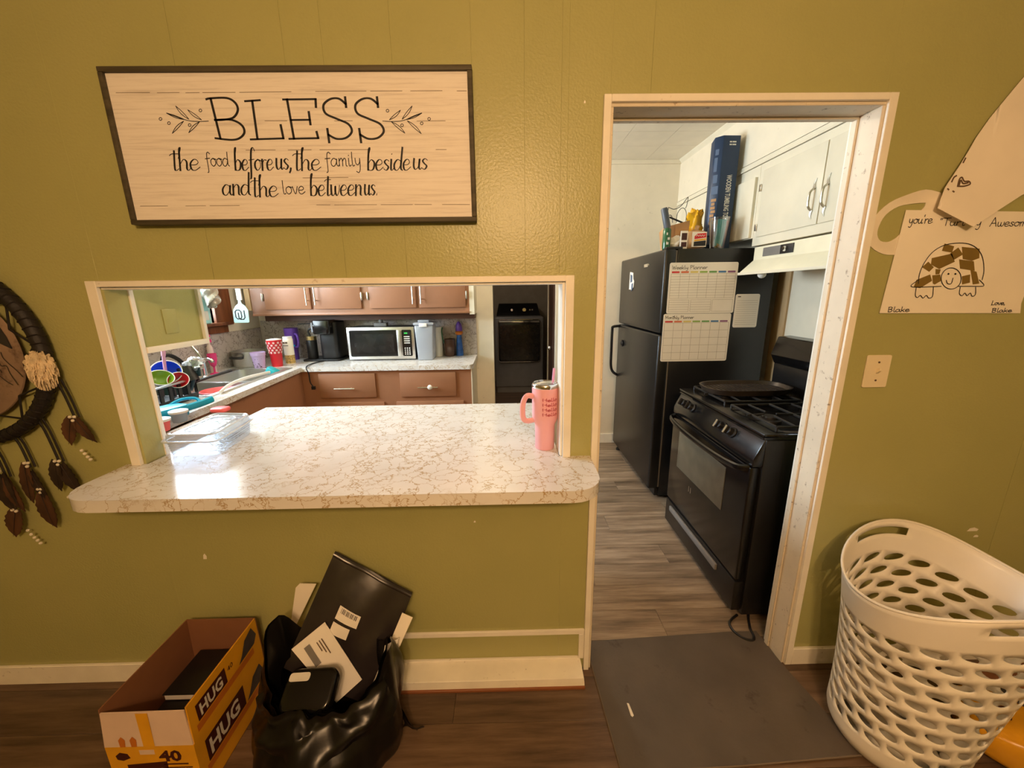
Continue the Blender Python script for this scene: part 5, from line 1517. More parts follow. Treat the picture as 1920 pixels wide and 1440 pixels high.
# ------------------------------------------------------------------ dish rack and dishes
dr = thing('dish_rack', 'black slotted plastic dish rack with a pale rim on the worktop left of the sink', 'dish rack', (-2.05, .76, KZ))
DX_0, DX_1, DY0, DY1 = -2.20, -1.845, .54, .958
zb, zt = KZ + .001, KZ + .112
part('tray', G().box(DX_0, DX_1, DY0, DY1, zb, zb + .010), M['black_soft'], dr, bevel=.002)
part('rim', G().box(DX_1 - .014, DX_1 + .006, DY0 - .004, DY1 + .004, zt, zt + .010).box(DX_0 - .006, DX_0 + .014, DY0 - .004, DY1 + .004, zt, zt + .010).box(DX_0, DX_1, DY0 - .006, DY0 + .012, zt, zt + .010).box(DX_0, DX_1, DY1 - .012, DY1 + .006, zt, zt + .010), M['frost'], dr, bevel=.003)
for k in range(8):
    yy = DY0 + (DY1 - DY0) * k / 7
    part('slat', G().box(DX_1 - .008, DX_1, max(DY0, yy - .010), min(DY1, yy + .010), zb + .008, zt), M['black_soft'], dr)
for k in range(6):
    xx = DX_0 + (DX_1 - DX_0) * k / 5
    part('slat', G().box(max(DX_0, xx - .012), min(DX_1, xx + .012), DY1 - .008, DY1, zb + .008, zt), M['black_soft'], dr)
part('low_rail', G().box(DX_1 - .010, DX_1 + .001, DY0, DY1, zb + .008, zb + .035), M['black_soft'], dr)


def bowl(name, label, c, r, h, rot, outer, inner):
    t_ = thing(name, label, 'bowl', c)
    Mx = Matrix.Translation(c) @ rot
    part('shell', G().lathe([(0, 0), (r * .45, 0), (r * .8, h * .4), (r, h), (r * .96, h * 1.02), (r * .93, h * .98), (r * .9, h * .8)], (0, 0, 0), 28, cap=False).xf(Mx), M[outer], t_, smooth=60)
    part('lining', G().lathe([(r * .925, h * .97), (r * .73, h * .42), (r * .40, h * .08), (0, h * .08)], (0, 0, 0), 28, cap=False).xf(Mx), M[inner], t_, smooth=60)
    return t_


def aim(d):
    return Vector(d).normalized().to_track_quat('Z', 'Y').to_matrix().to_4x4()


bowl('mixing_bowl', 'white bowl with a bright blue inside, propped at the back of the dish rack', (-1.945, .890, KZ + .150), .072, .055, aim((.52, -.62, .50)), 'white_plastic', 'blue')
bowl('cereal_bowl', 'white bowl with a green inside leaning in the front of the dish rack', (-1.915, .805, KZ + .128), .058, .042, aim((.50, -.30, .70)), 'white_plastic', 'green')
bowl('dessert_bowl', 'white bowl with a red inside leaning at the front corner of the dish rack', (-1.866, .868, KZ + .112), .050, .038, aim((.45, -.62, .55)), 'white_plastic', 'red')
solo('black_mug', G().lathe([(0, 0), (.040, 0), (.044, .09), (.040, .09), (.036, .006), (0, .006)], (0, 0, 0), 24).xf(Matrix.Translation((-1.885, .945, KZ + .185)) @ aim((.3, -.1, -.8))), M['black_soft'], 'black mug upside down among the dishes in the rack', 'mug')
random.seed(12)


def crump(c, r, seed, n=14, sq=(1, 1, 1)):
    rd = random.Random(seed)
    ph = [(rd.uniform(0, 6), rd.uniform(1, 5), rd.uniform(1, 5)) for _ in range(8)]

    def fn(u, v):
        th, p_ = 2 * PI * u, PI * v
        k = 1 + sum(.13 * math.sin(a * th * round(b_) * 0 + round(b_) * th + c_ * p_ * 2 + a) for a, b_, c_ in ph) * math.sin(p_)
        return (c[0] + r * sq[0] * k * math.sin(p_) * math.cos(th), c[1] + r * sq[1] * k * math.sin(p_) * math.sin(th), c[2] + r * sq[2] * k * math.cos(p_))
    return G().grid(fn, n * 2, n, True)


solo('foil_lump', crump((-1.850, .975, KZ + .200), .042, 2), M['foil'], 'crumpled silver foil on top of the dishes in the rack', 'foil')
solo('pink_brush', G().tube([(-1.925, .86, KZ + .17), (-1.915, .86, KZ + .27)], .008, 8).tube([(-1.915, .86, KZ + .27), (-1.912, .862, KZ + .30)], .010, 8), M['pink_straw'], 'pink handled brush standing up in the blue bowl', 'brush')
solo('serving_fork', G().tube([(-1.99, .80, KZ + .09), (-1.985, .81, KZ + .19)], .006, 8).tube([(-1.985, .81, KZ + .19), (-1.985, .815, KZ + .24)], .004, 6).tube([(-1.985, .81, KZ + .19), (-2.00, .815, KZ + .24)], .004, 6).tube([(-1.985, .81, KZ + .19), (-1.97, .812, KZ + .24)], .004, 6), M['steel'], 'steel fork standing at the left end of the dish rack', 'fork')
solo('teal_spatula', G().tube([(-1.865, .93, KZ + .05), (-1.835, .965, KZ + .16)], .010, 8).box(-1.855, -1.815, .960, .970, KZ + .13, KZ + .185), mat('slate_plastic', (44, 66, 78), .4), 'dark slate spatula leaning at the right end of the dish rack', 'spatula')
for k, (cx, cy) in enumerate(((-2.07, .60), (-2.0, .68), (-1.93, .61))):
    solo('dark_plate', G().lathe([(0, 0), (.05, 0), (.055, .012), (.02, .02), (.018, .032), (0, .034)], (0, 0, 0), 20).xf(Matrix.Translation((cx, cy, KZ + .05 + .02 * k)) @ Matrix.Rotation(1.0 + .2 * k, 4, 'X')), M['black_soft'], ['dark plate at the back left of the dish rack', 'dark plate in the middle left of the dish rack', 'dark plate at the front left of the dish rack'][k], 'plate', 'dark plates in the dish rack')

# cluster on the near end of the worktop
tg = thing('blue_squeegee', 'cyan plastic scrubber with a long handle lying before the dish rack', 'scrubber', (-1.66, .62, KZ))
part('handle', G().tube(cr([(-1.72, .38, KZ + .022), (-1.67, .50, KZ + .032), (-1.60, .64, KZ + .045), (-1.575, .71, KZ + .055)], 5), .018, 8, r2=.012), M['cyan'], tg)
part('head', G().prism(rrect(-.055, .055, -.085, .085, .03), 0, .055, 'z').xf(Matrix.Translation((-1.685, .54, KZ + .004)) @ Matrix.Rotation(-.3, 4, 'Z')), M['cyan'], tg, bevel=.006)
part('strap', G().tube(cr([(-1.72, .57, KZ + .04), (-1.69, .64, KZ + .070), (-1.64, .68, KZ + .068), (-1.61, .67, KZ + .045)], 5), .008, 6), M['cyan'], tg)
solo('coral_scrub', G().prism(rrect(-.042, .042, -.03, .03, .02), 0, .022, 'z').xf(Matrix.Translation((-1.49, .64, CT + .0005))), M['coral'], 'coral pink plastic lid lying on the counter behind the clear box', 'lid', bevel=.008, seg=3)
for cx, cy, lab in ((-1.56, .37, 'coral cup with a white lid near the green wall cabinet'), (-1.585, .50, 'grey blue cup with a white lid behind the clear box')):
    t_ = thing('lidded_cup', lab, 'cup', (cx, cy, KZ))
    part('cup', G().lathe([(0, 0), (.028, 0), (.034, .045), (0, .045)], (cx, cy, KZ), 20), M['coral'] if cx > -1.57 else mat('grey_blue', (150, 170, 186), .3), t_)
    part('lid', G().lathe([(.0385, .0455), (.0385, .055), (.030, .058), (0, .058)], (cx, cy, KZ), 20), M['white_plastic'], t_)

# ------------------------------------------------------------------ by the window
bagh = crump((-2.262, 1.765, 1.545), .066, 23, 26, (.55, .95, 1.3))
bagh.tube(cr([(-2.265, 1.76, 1.60), (-2.27, 1.78, 1.70), (-2.28, 1.79, 1.80)], 4), .012, 6)
hb_ = thing('hanging_bag', 'crumpled clear and silver plastic bag hanging in front of the window', 'bag', (-2.265, 1.75, 1.40))
M['bagfilm'] = mat('silvery_bag', (172, 168, 156), .25, .3, var=.5, vs_=16, bump=1.0, bs=30)
part('bag', bagh, M['bagfilm'], hb_)
ib = thing('ice_pack_bottle', 'pale cyan jug with a green mark on the window sill', 'bottle', (-2.35, 1.71, WZ0))
M['pale_cyan'] = mat('pale_cyan_plastic', (176, 232, 230), .35, var=.06)
part('jug', G().prism(rrect(-2.385, -2.315, 1.635, 1.815, .02), WZ0, WZ0 + .25, 'z'), M['pale_cyan'], ib, bevel=.012, seg=3)
part('label', G().box(-2.3152, -2.3140, 1.67, 1.78, WZ0 + .03, WZ0 + .10), M['white_print'], ib)
part('mark', G().prism([(1.65, WZ0 + .20), (1.72, WZ0 + .16), (1.66, WZ0 + .14)], -2.3150, -2.3135, 'x'), M['green_glass'], ib)
sp = thing('logo_spatula', 'pale mint spatula with an interlocked OU logo hanging by the window', 'spatula', (-2.21, 2.0, 1.325))
spoly = [(-2.278, 1.335), (-2.270, 1.326), (-2.158, 1.326), (-2.150, 1.335), (-2.146, 1.43), (-2.165, 1.465), (-2.190, 1.485), (-2.194, 1.512), (-2.214, 1.512), (-2.218, 1.485), (-2.245, 1.465), (-2.270, 1.43)]
M['mint'] = mat('mint_silicone', (206, 238, 236), .45, var=.03)
part('blade', G().prism(spoly, 1.995, 2.003, 'y'), M['mint'], sp, bevel=.002)
part('handle', G().box(-2.220, -2.180, 1.992, 2.006, 1.512, 1.68), M['white_plastic'], sp, bevel=.003)
O = Vector((-2.213, 1.9945, 1.395))
oo = [(-.040, .022), (-.040, -.022), (-.028, -.036), (-.004, -.036), (.008, -.022), (.008, .022), (-.004, .036), (-.028, .036), (-.040, .022)]
uu = [(-.016, .012), (-.016, -.026), (-.004, -.040), (.022, -.040), (.034, -.026), (.034, .030)]
part('logo', strokes_on([oo, uu], .010, O, XW, ZW), M['ink'], sp)
solo('tape_dispenser', G().prism(rrect(-1.22, -1.10, 2.30, 2.36, .01), MZ1 - .0015, MZ1 + .030, 'z').lathe([(.02, 0), (.02, .03)], (-1.16, 2.33, MZ1 + .030), 14), M['grey_mid'], 'small grey and dark gadget on top of the microwave', 'gadget', bevel=.003)

# ------------------------------------------------------------------ on top of the fridge
FT = FH + .0005
bx = thing('tumbling_tower_box', 'tall navy WOODEN TUMBLING TOWER game box standing on the fridge', 'game box', (1.475, 1.56, FT))
B0 = [(1.402, 1.520), (1.438, 1.478), (1.553, 1.482), (1.560, 1.600), (1.43, 1.62)]
part('carton', G().prism(B0, FT, FT + .710, 'z'), M['navy'], bx, bevel=.002, seg=1)
dirx = (Vector((1.553, 1.482, 0)) - Vector((1.438, 1.478, 0))).normalized()
nf = Vector((dirx.y, -dirx.x, 0))
of = Vector((1.438, 1.478, 0)) + nf * .0012
part('title_lettering', text_mesh('WOODEN TUMBLING TOWER', .048, of + dirx * .048 + Vector((0, 0, FT + .475)), Vector((0, 0, -1)), dirx, xs=.47, bold=.022), M['white_print'], bx)
g = G()
for zz in (.668, .652):
    for a0, a1 in ((.042, .058), (.061, .086)):
        g.add([of + dirx * a0 + ZW * (FT + zz), of + dirx * a1 + ZW * (FT + zz), of + dirx * a1 + ZW * (FT + zz + .008), of + dirx * a0 + ZW * (FT + zz + .008)], [(0, 1, 2, 3)])
part('top_print', g, M['white_print'], bx)
dl = (Vector((1.438, 1.478, 0)) - Vector((1.402, 1.520, 0))).normalized()
nl = Vector((dl.y, -dl.x, 0))
ol = Vector((1.402, 1.520, 0)) + nl * .0012
g = G()
for z0_, z1_, a, b_ in ((.60, .635, .012, .034), (.50, .585, .010, .03), (.43, .48, .012, .04), (.36, .41, .008, .05), (.10, .15, .010, .05), (.04, .09, .010, .05)):
    g.add([ol + dl * a + ZW * (FT + z0_), ol + dl * b_ + ZW * (FT + z0_), ol + dl * b_ + ZW * (FT + z1_), ol + dl * a + ZW * (FT + z1_)], [(0, 1, 2, 3)])
part('side_print', g, M['navy_light'], bx)
g = G()
for k in range(7):
    zz = FT + .17 + .024 * k
    g.add([ol + dl * (.012 + .004 * (k % 2)) + nl * .0003 + ZW * zz, ol + dl * (.046 - .004 * (k % 3)) + nl * .0003 + ZW * zz, ol + dl * (.046 - .004 * (k % 3)) + nl * .0003 + ZW * (zz + .018), ol + dl * (.012 + .004 * (k % 2)) + nl * .0003 + ZW * (zz + .018)], [(0, 1, 2, 3)])
part('tower_print', g, M['kraft'], bx)
cu = thing('clear_cup', 'clear plastic cup holding teal and silver packets in front of the navy box', 'cup', (1.435, 1.405, FT))
CC = (1.430, 1.412, FT)
part('cup', G().lathe([(0, 0), (.042, 0), (.062, .195), (.064, .197), (.0615, .197), (.041, .003), (0, .003)], CC, 28), M['clear_cup'], cu)
part('teal_packet', G().box(-.028, .028, -.004, .004, 0, .17).xf(Matrix.Translation((CC[0] + .004, CC[1] - .008, FT + .018)) @ Matrix.Rotation(.08, 4, 'Y')), M['teal'], cu, bevel=.002)
part('coral_packet', G().box(-.012, .022, -.003, .003, 0, .17).xf(Matrix.Translation((CC[0] + .022, CC[1] + .012, FT + .015)) @ Matrix.Rotation(.12, 4, 'Y')), M['coral'], cu, bevel=.002)
part('silver_strip', G().box(-.006, .006, -.002, .002, 0, .165).xf(Matrix.Translation((CC[0] - .030, CC[1] - .012, FT + .015)) @ Matrix.Rotation(-.05, 4, 'Y')), M['foil'], cu)
g = G()
random.seed(6)
for k in range(14):
    a, rr = random.uniform(0, 6.28), random.uniform(0, .028)
    g.ball((CC[0] + rr * math.cos(a), CC[1] + rr * math.sin(a), FT + .012 + random.uniform(0, .022)), .008, 8, .6)
part('loose_items', g, M['kraft'], cu)
bb_ = thing('bread_bag', 'bag of sliced bread with a red and black label on the fridge front edge', 'bread', (1.315, 1.42, FT))
def breadfn(u, v):
    x = 1.222 + .118 * v
    a = 2 * PI * u
    ca, sa = math.cos(a), math.sin(a)
    ry, rz = .055 * (1 - .15 * math.sin(5 * a) * .2), .056 * (1 + .05 * math.sin(3 * a + 4 * v))
    k = 1 if 0.02 < v < .98 else .86
    return (x, 1.425 + k * ry * math.copysign(abs(ca) ** .55, ca), FT + .0605 + k * rz * math.copysign(abs(sa) ** .55, sa))
g = G().grid(breadfn, 28, 10, True)
n_ = len(g.v)
g.f.append(list(range(28))[::-1])
g.f.append([10 * 28 + i for i in range(28)])
part('bag', g, M['bread'], bb_, smooth=50)
part('label', G().hexa([(1.238, 1.3655, FT + .012), (1.332, 1.3655, FT + .012), (1.332, 1.372, FT + .012), (1.238, 1.372, FT + .012)], [(1.238, 1.3655, FT + .105), (1.332, 1.3655, FT + .105), (1.332, 1.372, FT + .105), (1.238, 1.372, FT + .105)]), M['paper'], bb_)
part('red_band', G().prism([(1.252, FT + .060), (1.329, FT + .070), (1.328, FT + .098), (1.270, FT + .094), (1.252, FT + .078)], 1.3642, 1.366, 'y'), M['red'], bb_)
part('dark_band', G().prism([(1.250, FT + .016), (1.329, FT + .018), (1.329, FT + .052), (1.250, FT + .044)], 1.3642, 1.366, 'y'), M['ink'], bb_)
part('gold_band', G().prism([(1.252, FT + .046), (1.329, FT + .055), (1.329, FT + .064), (1.252, FT + .056)], 1.3638, 1.3655, 'y'), M['yellow'], bb_)
part('label_script', strokes_on([cr([(1.262 + .008 * k, FT + .080 + (.006 if k % 2 else -.002)) for k in range(8)], 4)], .003, Vector((0, 1.3636, 0)), XW, ZW), M['white_print'], bb_)
part('twisted_neck', G().tube(cr([(1.285, 1.43, FT + .108), (1.295, 1.44, FT + .125), (1.305, 1.45, FT + .150)], 4), [.030, .028, .024, .020, .016, .014, .013, .014, .016], 10), M['bread'], bb_)
wr_ = thing('bread_wrapper', 'crumpled white bread wrapper with brown print beside the paper bag', 'wrapper', (1.19, 1.40, FT))
part('film', crump((1.150, 1.415, FT + .046), .046, 31, 12, (.82, .55, .95)), M['paper'], wr_)
part('end_panel', G().box(1.158, 1.206, 1.362, 1.368, FT, FT + .112), M['paper'], wr_, bevel=.002)
part('print', G().box(1.165, 1.200, 1.3605, 1.3622, FT + .055, FT + .098).box(1.165, 1.200, 1.3605, 1.3622, FT + .012, FT + .042), M['maroon'], wr_)
pbag = thing('paper_bag', 'open brown kraft paper bag on the fridge behind the bread', 'paper bag', (1.18, 1.52, FT))
g = G()
bot = [(1.105, 1.470), (1.225, 1.462), (1.235, 1.565), (1.115, 1.575)]
top = [(1.085, 1.455), (1.240, 1.440), (1.250, 1.585), (1.10, 1.590)]
zt_ = [.150, .185, .150, .135]
hexlo = [(p[0], p[1], FT) for p in bot]
hexhi = [(p[0], p[1], FT + z) for p, z in zip(top, zt_)]
inlo = [(p[0] * .97 + 1.17 * .03, p[1] * .97 + 1.52 * .03, FT + .004) for p in bot]
inhi = [(p[0] * .975 + 1.17 * .025, p[1] * .975 + 1.52 * .025, FT + z) for p, z in zip(top, zt_)]
g.add(hexlo + hexhi + inhi + inlo, [(0, 3, 2, 1)] + [(i, (i + 1) % 4, (i + 1) % 4 + 4, i + 4) for i in range(4)] + [(i + 4, (i + 1) % 4 + 4, (i + 1) % 4 + 8, i + 8) for i in range(4)] + [(i + 8, (i + 1) % 4 + 8, (i + 1) % 4 + 12, i + 12) for i in range(4)] + [(12, 13, 14, 15)])
part('bag', g, M['kraft'], pbag, smooth=20)
part('folded_flap', G().hexa([(1.150, 1.438, FT + .05), (1.236, 1.430, FT + .02), (1.238, 1.434, FT + .02), (1.152, 1.442, FT + .05)], [(1.150, 1.440, FT + .165), (1.242, 1.432, FT + .188), (1.243, 1.436, FT + .188), (1.152, 1.444, FT + .165)]), M['kraft'], pbag)
wc = thing('wire_basket_stand', 'thin black wire stand with pointed ears sticking up behind the paper bag', 'wire stand', (1.215, 1.62, FT))
g = G()
YW_ = 1.60
def wl(pts, n=5, r=.0022):
    g.tube(cr([(a, YW_, FT + b_) for a, b_ in pts], n), r, 6)
wl([(1.130, .0), (1.135, .17), (1.150, .235), (1.175, .252), (1.190, .235), (1.195, .20)])
wl([(1.160, .0), (1.155, .22), (1.158, .295), (1.165, .300), (1.20, .290), (1.245, .310), (1.285, .362), (1.292, .360), (1.285, .31), (1.278, .296)])
wl([(1.222, .20), (1.225, .26), (1.250, .295), (1.275, .290), (1.290, .25), (1.285, .17), (1.28, .0)])
g.tube([(1.13, YW_, FT + .003), (1.28, YW_, FT + .003)], .0022, 6)
part('wire_frame', g, M['black_iron'], wc)
part('crossbar', G().tube([(1.170, YW_, FT + .238), (1.265, YW_ - .004, FT + .200)], .006, 8).tube([(1.265, YW_ - .004, FT + .190), (1.315, YW_, FT + .192)], .006, 8), M['black_iron'], wc)
solo('chip_bag', crump((1.355, 1.60, FT + .160), .085, 44, 14, (.62, .45, 1.45)), M['yellow_bag'], 'crinkled yellow snack bag behind the bread', 'snack bag')
gt = thing('green_bottle', 'dark green patterned bottle at the far left front of the fridge top', 'bottle', (1.083, 1.405, FT))
part('bottle', G().lathe([(0, 0), (.024, 0), (.026, .008), (.026, .125), (.020, .135), (0, .135)], (1.083, 1.405, FT), 20), M['green_glass'], gt)
part('print', G().box(1.073, 1.087, 1.3785, 1.3805, FT + .03, FT + .045).box(1.080, 1.094, 1.3785, 1.3805, FT + .06, FT + .075).box(1.072, 1.082, 1.3795, 1.3825, FT + .09, FT + .105), M['white_print'], gt)
solo('grey_cylinder', G().lathe([(0, 0), (.020, 0), (.022, .01), (.022, .12), (.018, .128), (0, .128)], (0, 0, 0), 18).xf(Matrix.Translation((1.083, 1.405, FT + .136)) @ Matrix.Rotation(-.25, 4, 'Y')), mat('slate_grey_cap', (84, 90, 100), .4), 'slate grey cylinder tilted on top of the green bottle', 'cylinder')
# ------------------------------------------------------------------ dryer in the laundry
dy = thing('clothes_dryer', 'graphite front-loading clothes dryer in the dark laundry beyond the doorway', 'dryer', (.21, 4.95, 0))
AX0, AX1, AY, AZ = -.17, .575, 4.62, 1.185
part('cabinet', G().box(AX0, AX1, AY, AY + .72, .09, AZ), M['graphite'], dy, bevel=.02, seg=3)
part('plinth', G().box(AX0 + .02, AX1 - .02, AY + .02, AY + .70, 0, .09), M['grey_mid'], dy)
dd = part('door_frame', G().prism(rrect(AX0 + .05, AX1 - .05, .50, AZ - .035, .04, 5), AY - .030, AY + .001, 'y'), M['black_gloss'], dy, bevel=.008)
part('door_window', G().prism(rrect(AX0 + .075, AX1 - .075, .525, AZ - .115, .03, 5), AY - .034, AY - .0295, 'y'), M['dark_glass'], dd)
part('chrome_bar', G().box(AX0 + .065, AX1 - .065, AY - .040, AY - .029, AZ - .085, AZ - .055), M['chrome'], dd, bevel=.004)
part('chrome_bezel', G().tube([(q[0], AY - .031, q[1]) for q in rrect(AX0 + .052, AX1 - .052, .502, AZ - .037, .04, 5)], .006, 6, True), M['chrome'], dd)
cn = part('console', G().hexa([(AX0 + .02, AY + .30, AZ - .01), (AX1 - .02, AY + .30, AZ - .01), (AX1 - .02, AY + .70, AZ - .01), (AX0 + .02, AY + .70, AZ - .01)], [(AX0 + .06, AY + .48, AZ + .19), (AX1 - .06, AY + .48, AZ + .19), (AX1 - .06, AY + .70, AZ + .19), (AX0 + .06, AY + .70, AZ + .19)]), M['black_gloss'], dy, bevel=.01)
for kx, rr in ((.10, .022), (.30, .034), (.39, .016), (.43, .016)):
    part('knob', G().lathe([(rr, 0), (rr, -.03), (rr * .8, -.036), (0, -.036)], (kx, AY + .405, AZ + .09), 16, 'y'), M['chrome'], cn)

# ------------------------------------------------------------------ mat and small litter on the floor
mt = thing('floor_mat', 'dark grey vinyl mat lying in the doorway', 'mat', (.75, -.11, 0))
mp = [(.335, .118), (.995, .150), (1.135, .150), (1.142, -.01), (1.190, -.345), (.76, -.365), (.353, -.375), (.338, .0)]
part('sheet', G().prism(mp, .0006, .005, 'z'), M['mat'], mt, bevel=.001, seg=1)
part('binding', G().tube([(p[0], p[1], .0048) for p in ((.338, .02), (.355, -.373), (.76, -.363), (1.188, -.343))], .0030, 6), M['mat_edge'], mt)
solo('lint_scrap', G().prism([(.44, -.155), (.447, -.157), (.452, -.20), (.446, -.205), (.441, -.20)], .0055, .0070, 'z'), M['paper'], 'tiny white scrap on the dark mat', 'scrap')

# ------------------------------------------------------------------ diaper carton
bxm = thing('diaper_carton', 'open yellow HUG printed cardboard carton on the floor left of the black trash bag', 'cardboard box', (-1.105, -.225, 0))
x0, x1, y0, y1, zf, zr = -1.240, -.972, -.392, -.062, .212, .345
th = .004
part('floor_panel', G().box(x0, x1, y0, y1, .0005, .004), M['card_in'], bxm)
rw = part('right_panel', G().box(x1 - th, x1, y0, y1, .004, zf), M['yellow'], bxm)
fw_ = part('front_panel', G().box(x0, x1, y0 - th, y0, .0005, zf), M['yellow'], bxm)
part('left_panel', G().box(x0, x0 + th, y0, y1, .004, zf), M['card_in'], bxm)
part('back_panel', G().box(x0, x1, y1, y1 + th, .0005, zf), M['card_in'], bxm)
# flaps standing up: a little flared
ff = part('front_flap', G().hexa([(x0, y0 - th, zf), (x1 - .002, y0 - th, zf), (x1 - .002, y0, zf), (x0, y0, zf)], [(x0 + .010, y0 + .002, zr - .01), (x1 - .012, y0 + .004, zr - .01), (x1 - .012, y0 + .008, zr - .01), (x0 + .010, y0 + .006, zr - .01)]), M['card_pale'], bxm)
rf = part('right_flap', G().hexa([(x1 - th, y0, zf), (x1, y0, zf), (x1, y1, zf), (x1 - th, y1, zf)], [(x1 - th - .004, y0 + .006, zr), (x1 - .004, y0 + .006, zr), (x1 - .004, y1, zr), (x1 - th - .004, y1, zr)]), M['yellow'], bxm)
part('left_flap', G().hexa([(x0, y0, zf), (x0 + th, y0, zf), (x0 + th, y1, zf), (x0, y1, zf)], [(x0 + .004, y0 + .006, zr), (x0 + .008, y0 + .006, zr), (x0 + .008, y1, zr), (x0 + .004, y1, zr)]), M['card_in'], bxm)
part('back_flap', G().hexa([(x0, y1, zf), (x1, y1, zf), (x1, y1 + th, zf), (x0, y1 + th, zf)], [(x0 + .004, y1, zr), (x1 - .004, y1, zr), (x1 - .004, y1 + th, zr), (x0 + .004, y1 + th, zr)]), M['card_in'], bxm)
lin_r = part('flap_lining', G().hexa([(x1 - th - .001, y0 + .002, zf), (x1 - th, y0 + .002, zf), (x1 - th, y1, zf), (x1 - th - .001, y1, zf)], [(x1 - th - .0055, y0 + .008, zr), (x1 - th - .0042, y0 + .008, zr), (x1 - th - .0042, y1, zr), (x1 - th - .0055, y1, zr)]), M['card_in'], rf)
# prints: front face
yp = y0 - th - .0006
part('count_lettering', text_mesh('40', .058, Vector((x1 - .112, yp, zf - .060)), XW, ZW, bold=.035, xs=1.15), M['maroon'], fw_)
part('logo_plate', G().prism([(x0 + .055, zf - .155), (x0 + .052, zf - .072), (x0 + .175, zf - .062), (x0 + .172, zf - .150)], yp, yp + .0005, 'y'), M['maroon'], fw_)
part('logo_lettering', text_mesh('HUG', .066, Vector((x0 + .062, yp - .0006, zf - .135)), XW, ZW, xs=.75, bold=.03), M['white_print'], fw_)
part('caption_lines', G().box(x1 - .105, x1 - .03, yp, yp + .0004, zf - .076, zf - .071).box(x1 - .100, x1 - .02, yp, yp + .0004, zf - .090, zf - .086).box(x1 - .100, x1 - .02, yp, yp + .0004, zf - .100, zf - .097), M['maroon'], fw_)
part('sticker', G().box(x0 + .10, x0 + .145, yp, yp + .0004, zf - .032, zf - .014), M['card_pale'], fw_)
part('bear_print', G().prism([(x0 + .025, zf - .035), (x0 + .040, zf - .022), (x0 + .062, zf - .028), (x0 + .068, zf - .045), (x0 + .045, zf - .055), (x0 + .028, zf - .050)], yp, yp + .0004, 'y'), M['maroon'], fw_)
# front flap: tape and marks (flap leans inward by 6 mm over its height)
def flapY(z):
    return y0 - th + .006 * (z - zf) / (zr - .01 - zf) - .0008
g = G()
for xa, za, zb_ in ((.118, zf, zr - .012),):
    g.add([(x0 + xa, flapY(za), za), (x0 + xa + .034, flapY(za), za), (x0 + xa + .032, flapY(zb_), zb_), (x0 + xa - .004, flapY(zb_), zb_)], [(0, 1, 2, 3)])
part('tape', g, M['yellow'], ff)
g = G()
for xa in (.048, .082):
    g.add([(x0 + xa, flapY(zf), zf), (x0 + xa + .016, flapY(zf), zf), (x0 + xa + .018, flapY(zf + .025), zf + .025), (x0 + xa + .008, flapY(zf + .038), zf + .038), (x0 + xa - .002, flapY(zf + .025), zf + .025)], [(0, 1, 2, 3, 4)])
part('print_tabs', g, M['yellow2'], ff)
# right side prints (YZ plane, text runs along +y), upper flap and lower panel
UV = Vector((-.030, 0, 1)).normalized()
def side(parent, zbase, big, dx):
    O_ = Vector((x1 + .0010 + dx, y0, zbase))
    U_ = UV if dx < 0 else ZW
    o_ = part('logo_plate', G().add([O_ + YW * .030, O_ + YW * (.030 + big * 2.1), O_ + YW * (.030 + big * 2.1) + U_ * big, O_ + YW * .030 + U_ * big], [(0, 1, 2, 3)]), M['maroon'], parent)
    part('logo_lettering', text_mesh('HUG', big * .95, O_ + YW * .040 + U_ * big * .16 + Vector((.0008, 0, 0)), YW, U_, xs=.80, bold=.03), M['white_print'], parent)
    part('orange_band', G().add([O_ + YW * .02 - U_ * .028, O_ + YW * .29 - U_ * .028, O_ + YW * .29 - U_ * .004, O_ + YW * .02 - U_ * .004], [(0, 1, 2, 3)]), M['yellow2'], parent)
    part('baby_print', G().add([O_ + YW * .215, O_ + YW * .30 + U_ * .005, O_ + YW * .318 + U_ * .03, O_ + YW * .30 + U_ * .075, O_ + YW * .26 + U_ * .06, O_ + YW * .235 + U_ * .02], [(0, 1, 2, 3, 4, 5)]), M['navy_print'], parent)
    part('count_lettering', text_mesh('40', .026, O_ + YW * .165 + U_ * big * .5 + Vector((.0004, 0, 0)), YW, U_), M['maroon'], parent)
side(rf, zf + .045, .060, -.0012)
side(rw, zf - .120, .085, .0004)
# books and folders in the carton
for k, (xa, xb, ya, yb_, zz, mm, lab) in enumerate(((-1.20, -1.00, -.36, -.24, .165, 'paper', 'pale folder lying in the front of the open carton'),
                                               (-1.19, -1.01, -.31, -.16, .195, 'grey_mid', 'grey edged book lying in the middle of the open carton'),
                                               (-1.19, -1.00, -.25, -.08, .225, 'black_soft', 'dark book lying at the back of the open carton'))):
    t_ = thing('book', lab, 'book', ((xa + xb) / 2, (ya + yb_) / 2, zz - .028), group='books in the carton')
    part('pages', G().box(xa + .004, xb - .004, ya + .003, yb_ - .004, zz - .0255 if k else .0045, zz - .004), M['paper'], t_)
    part('cover', G().box(xa, xb, ya, yb_, zz - .004, zz), M['black_soft'], t_, bevel=.001)

# ------------------------------------------------------------------ trash bag and its contents
tbg = thing('trash_bag', 'full black plastic trash bag slumped on the floor against the wall under the counter', 'trash bag', (-.615, -.26, 0))
rd = random.Random(77)
phs = [(rd.randint(2, 9), rd.uniform(0, 6.28), rd.uniform(1, 6), rd.uniform(.5, 1)) for _ in range(9)]


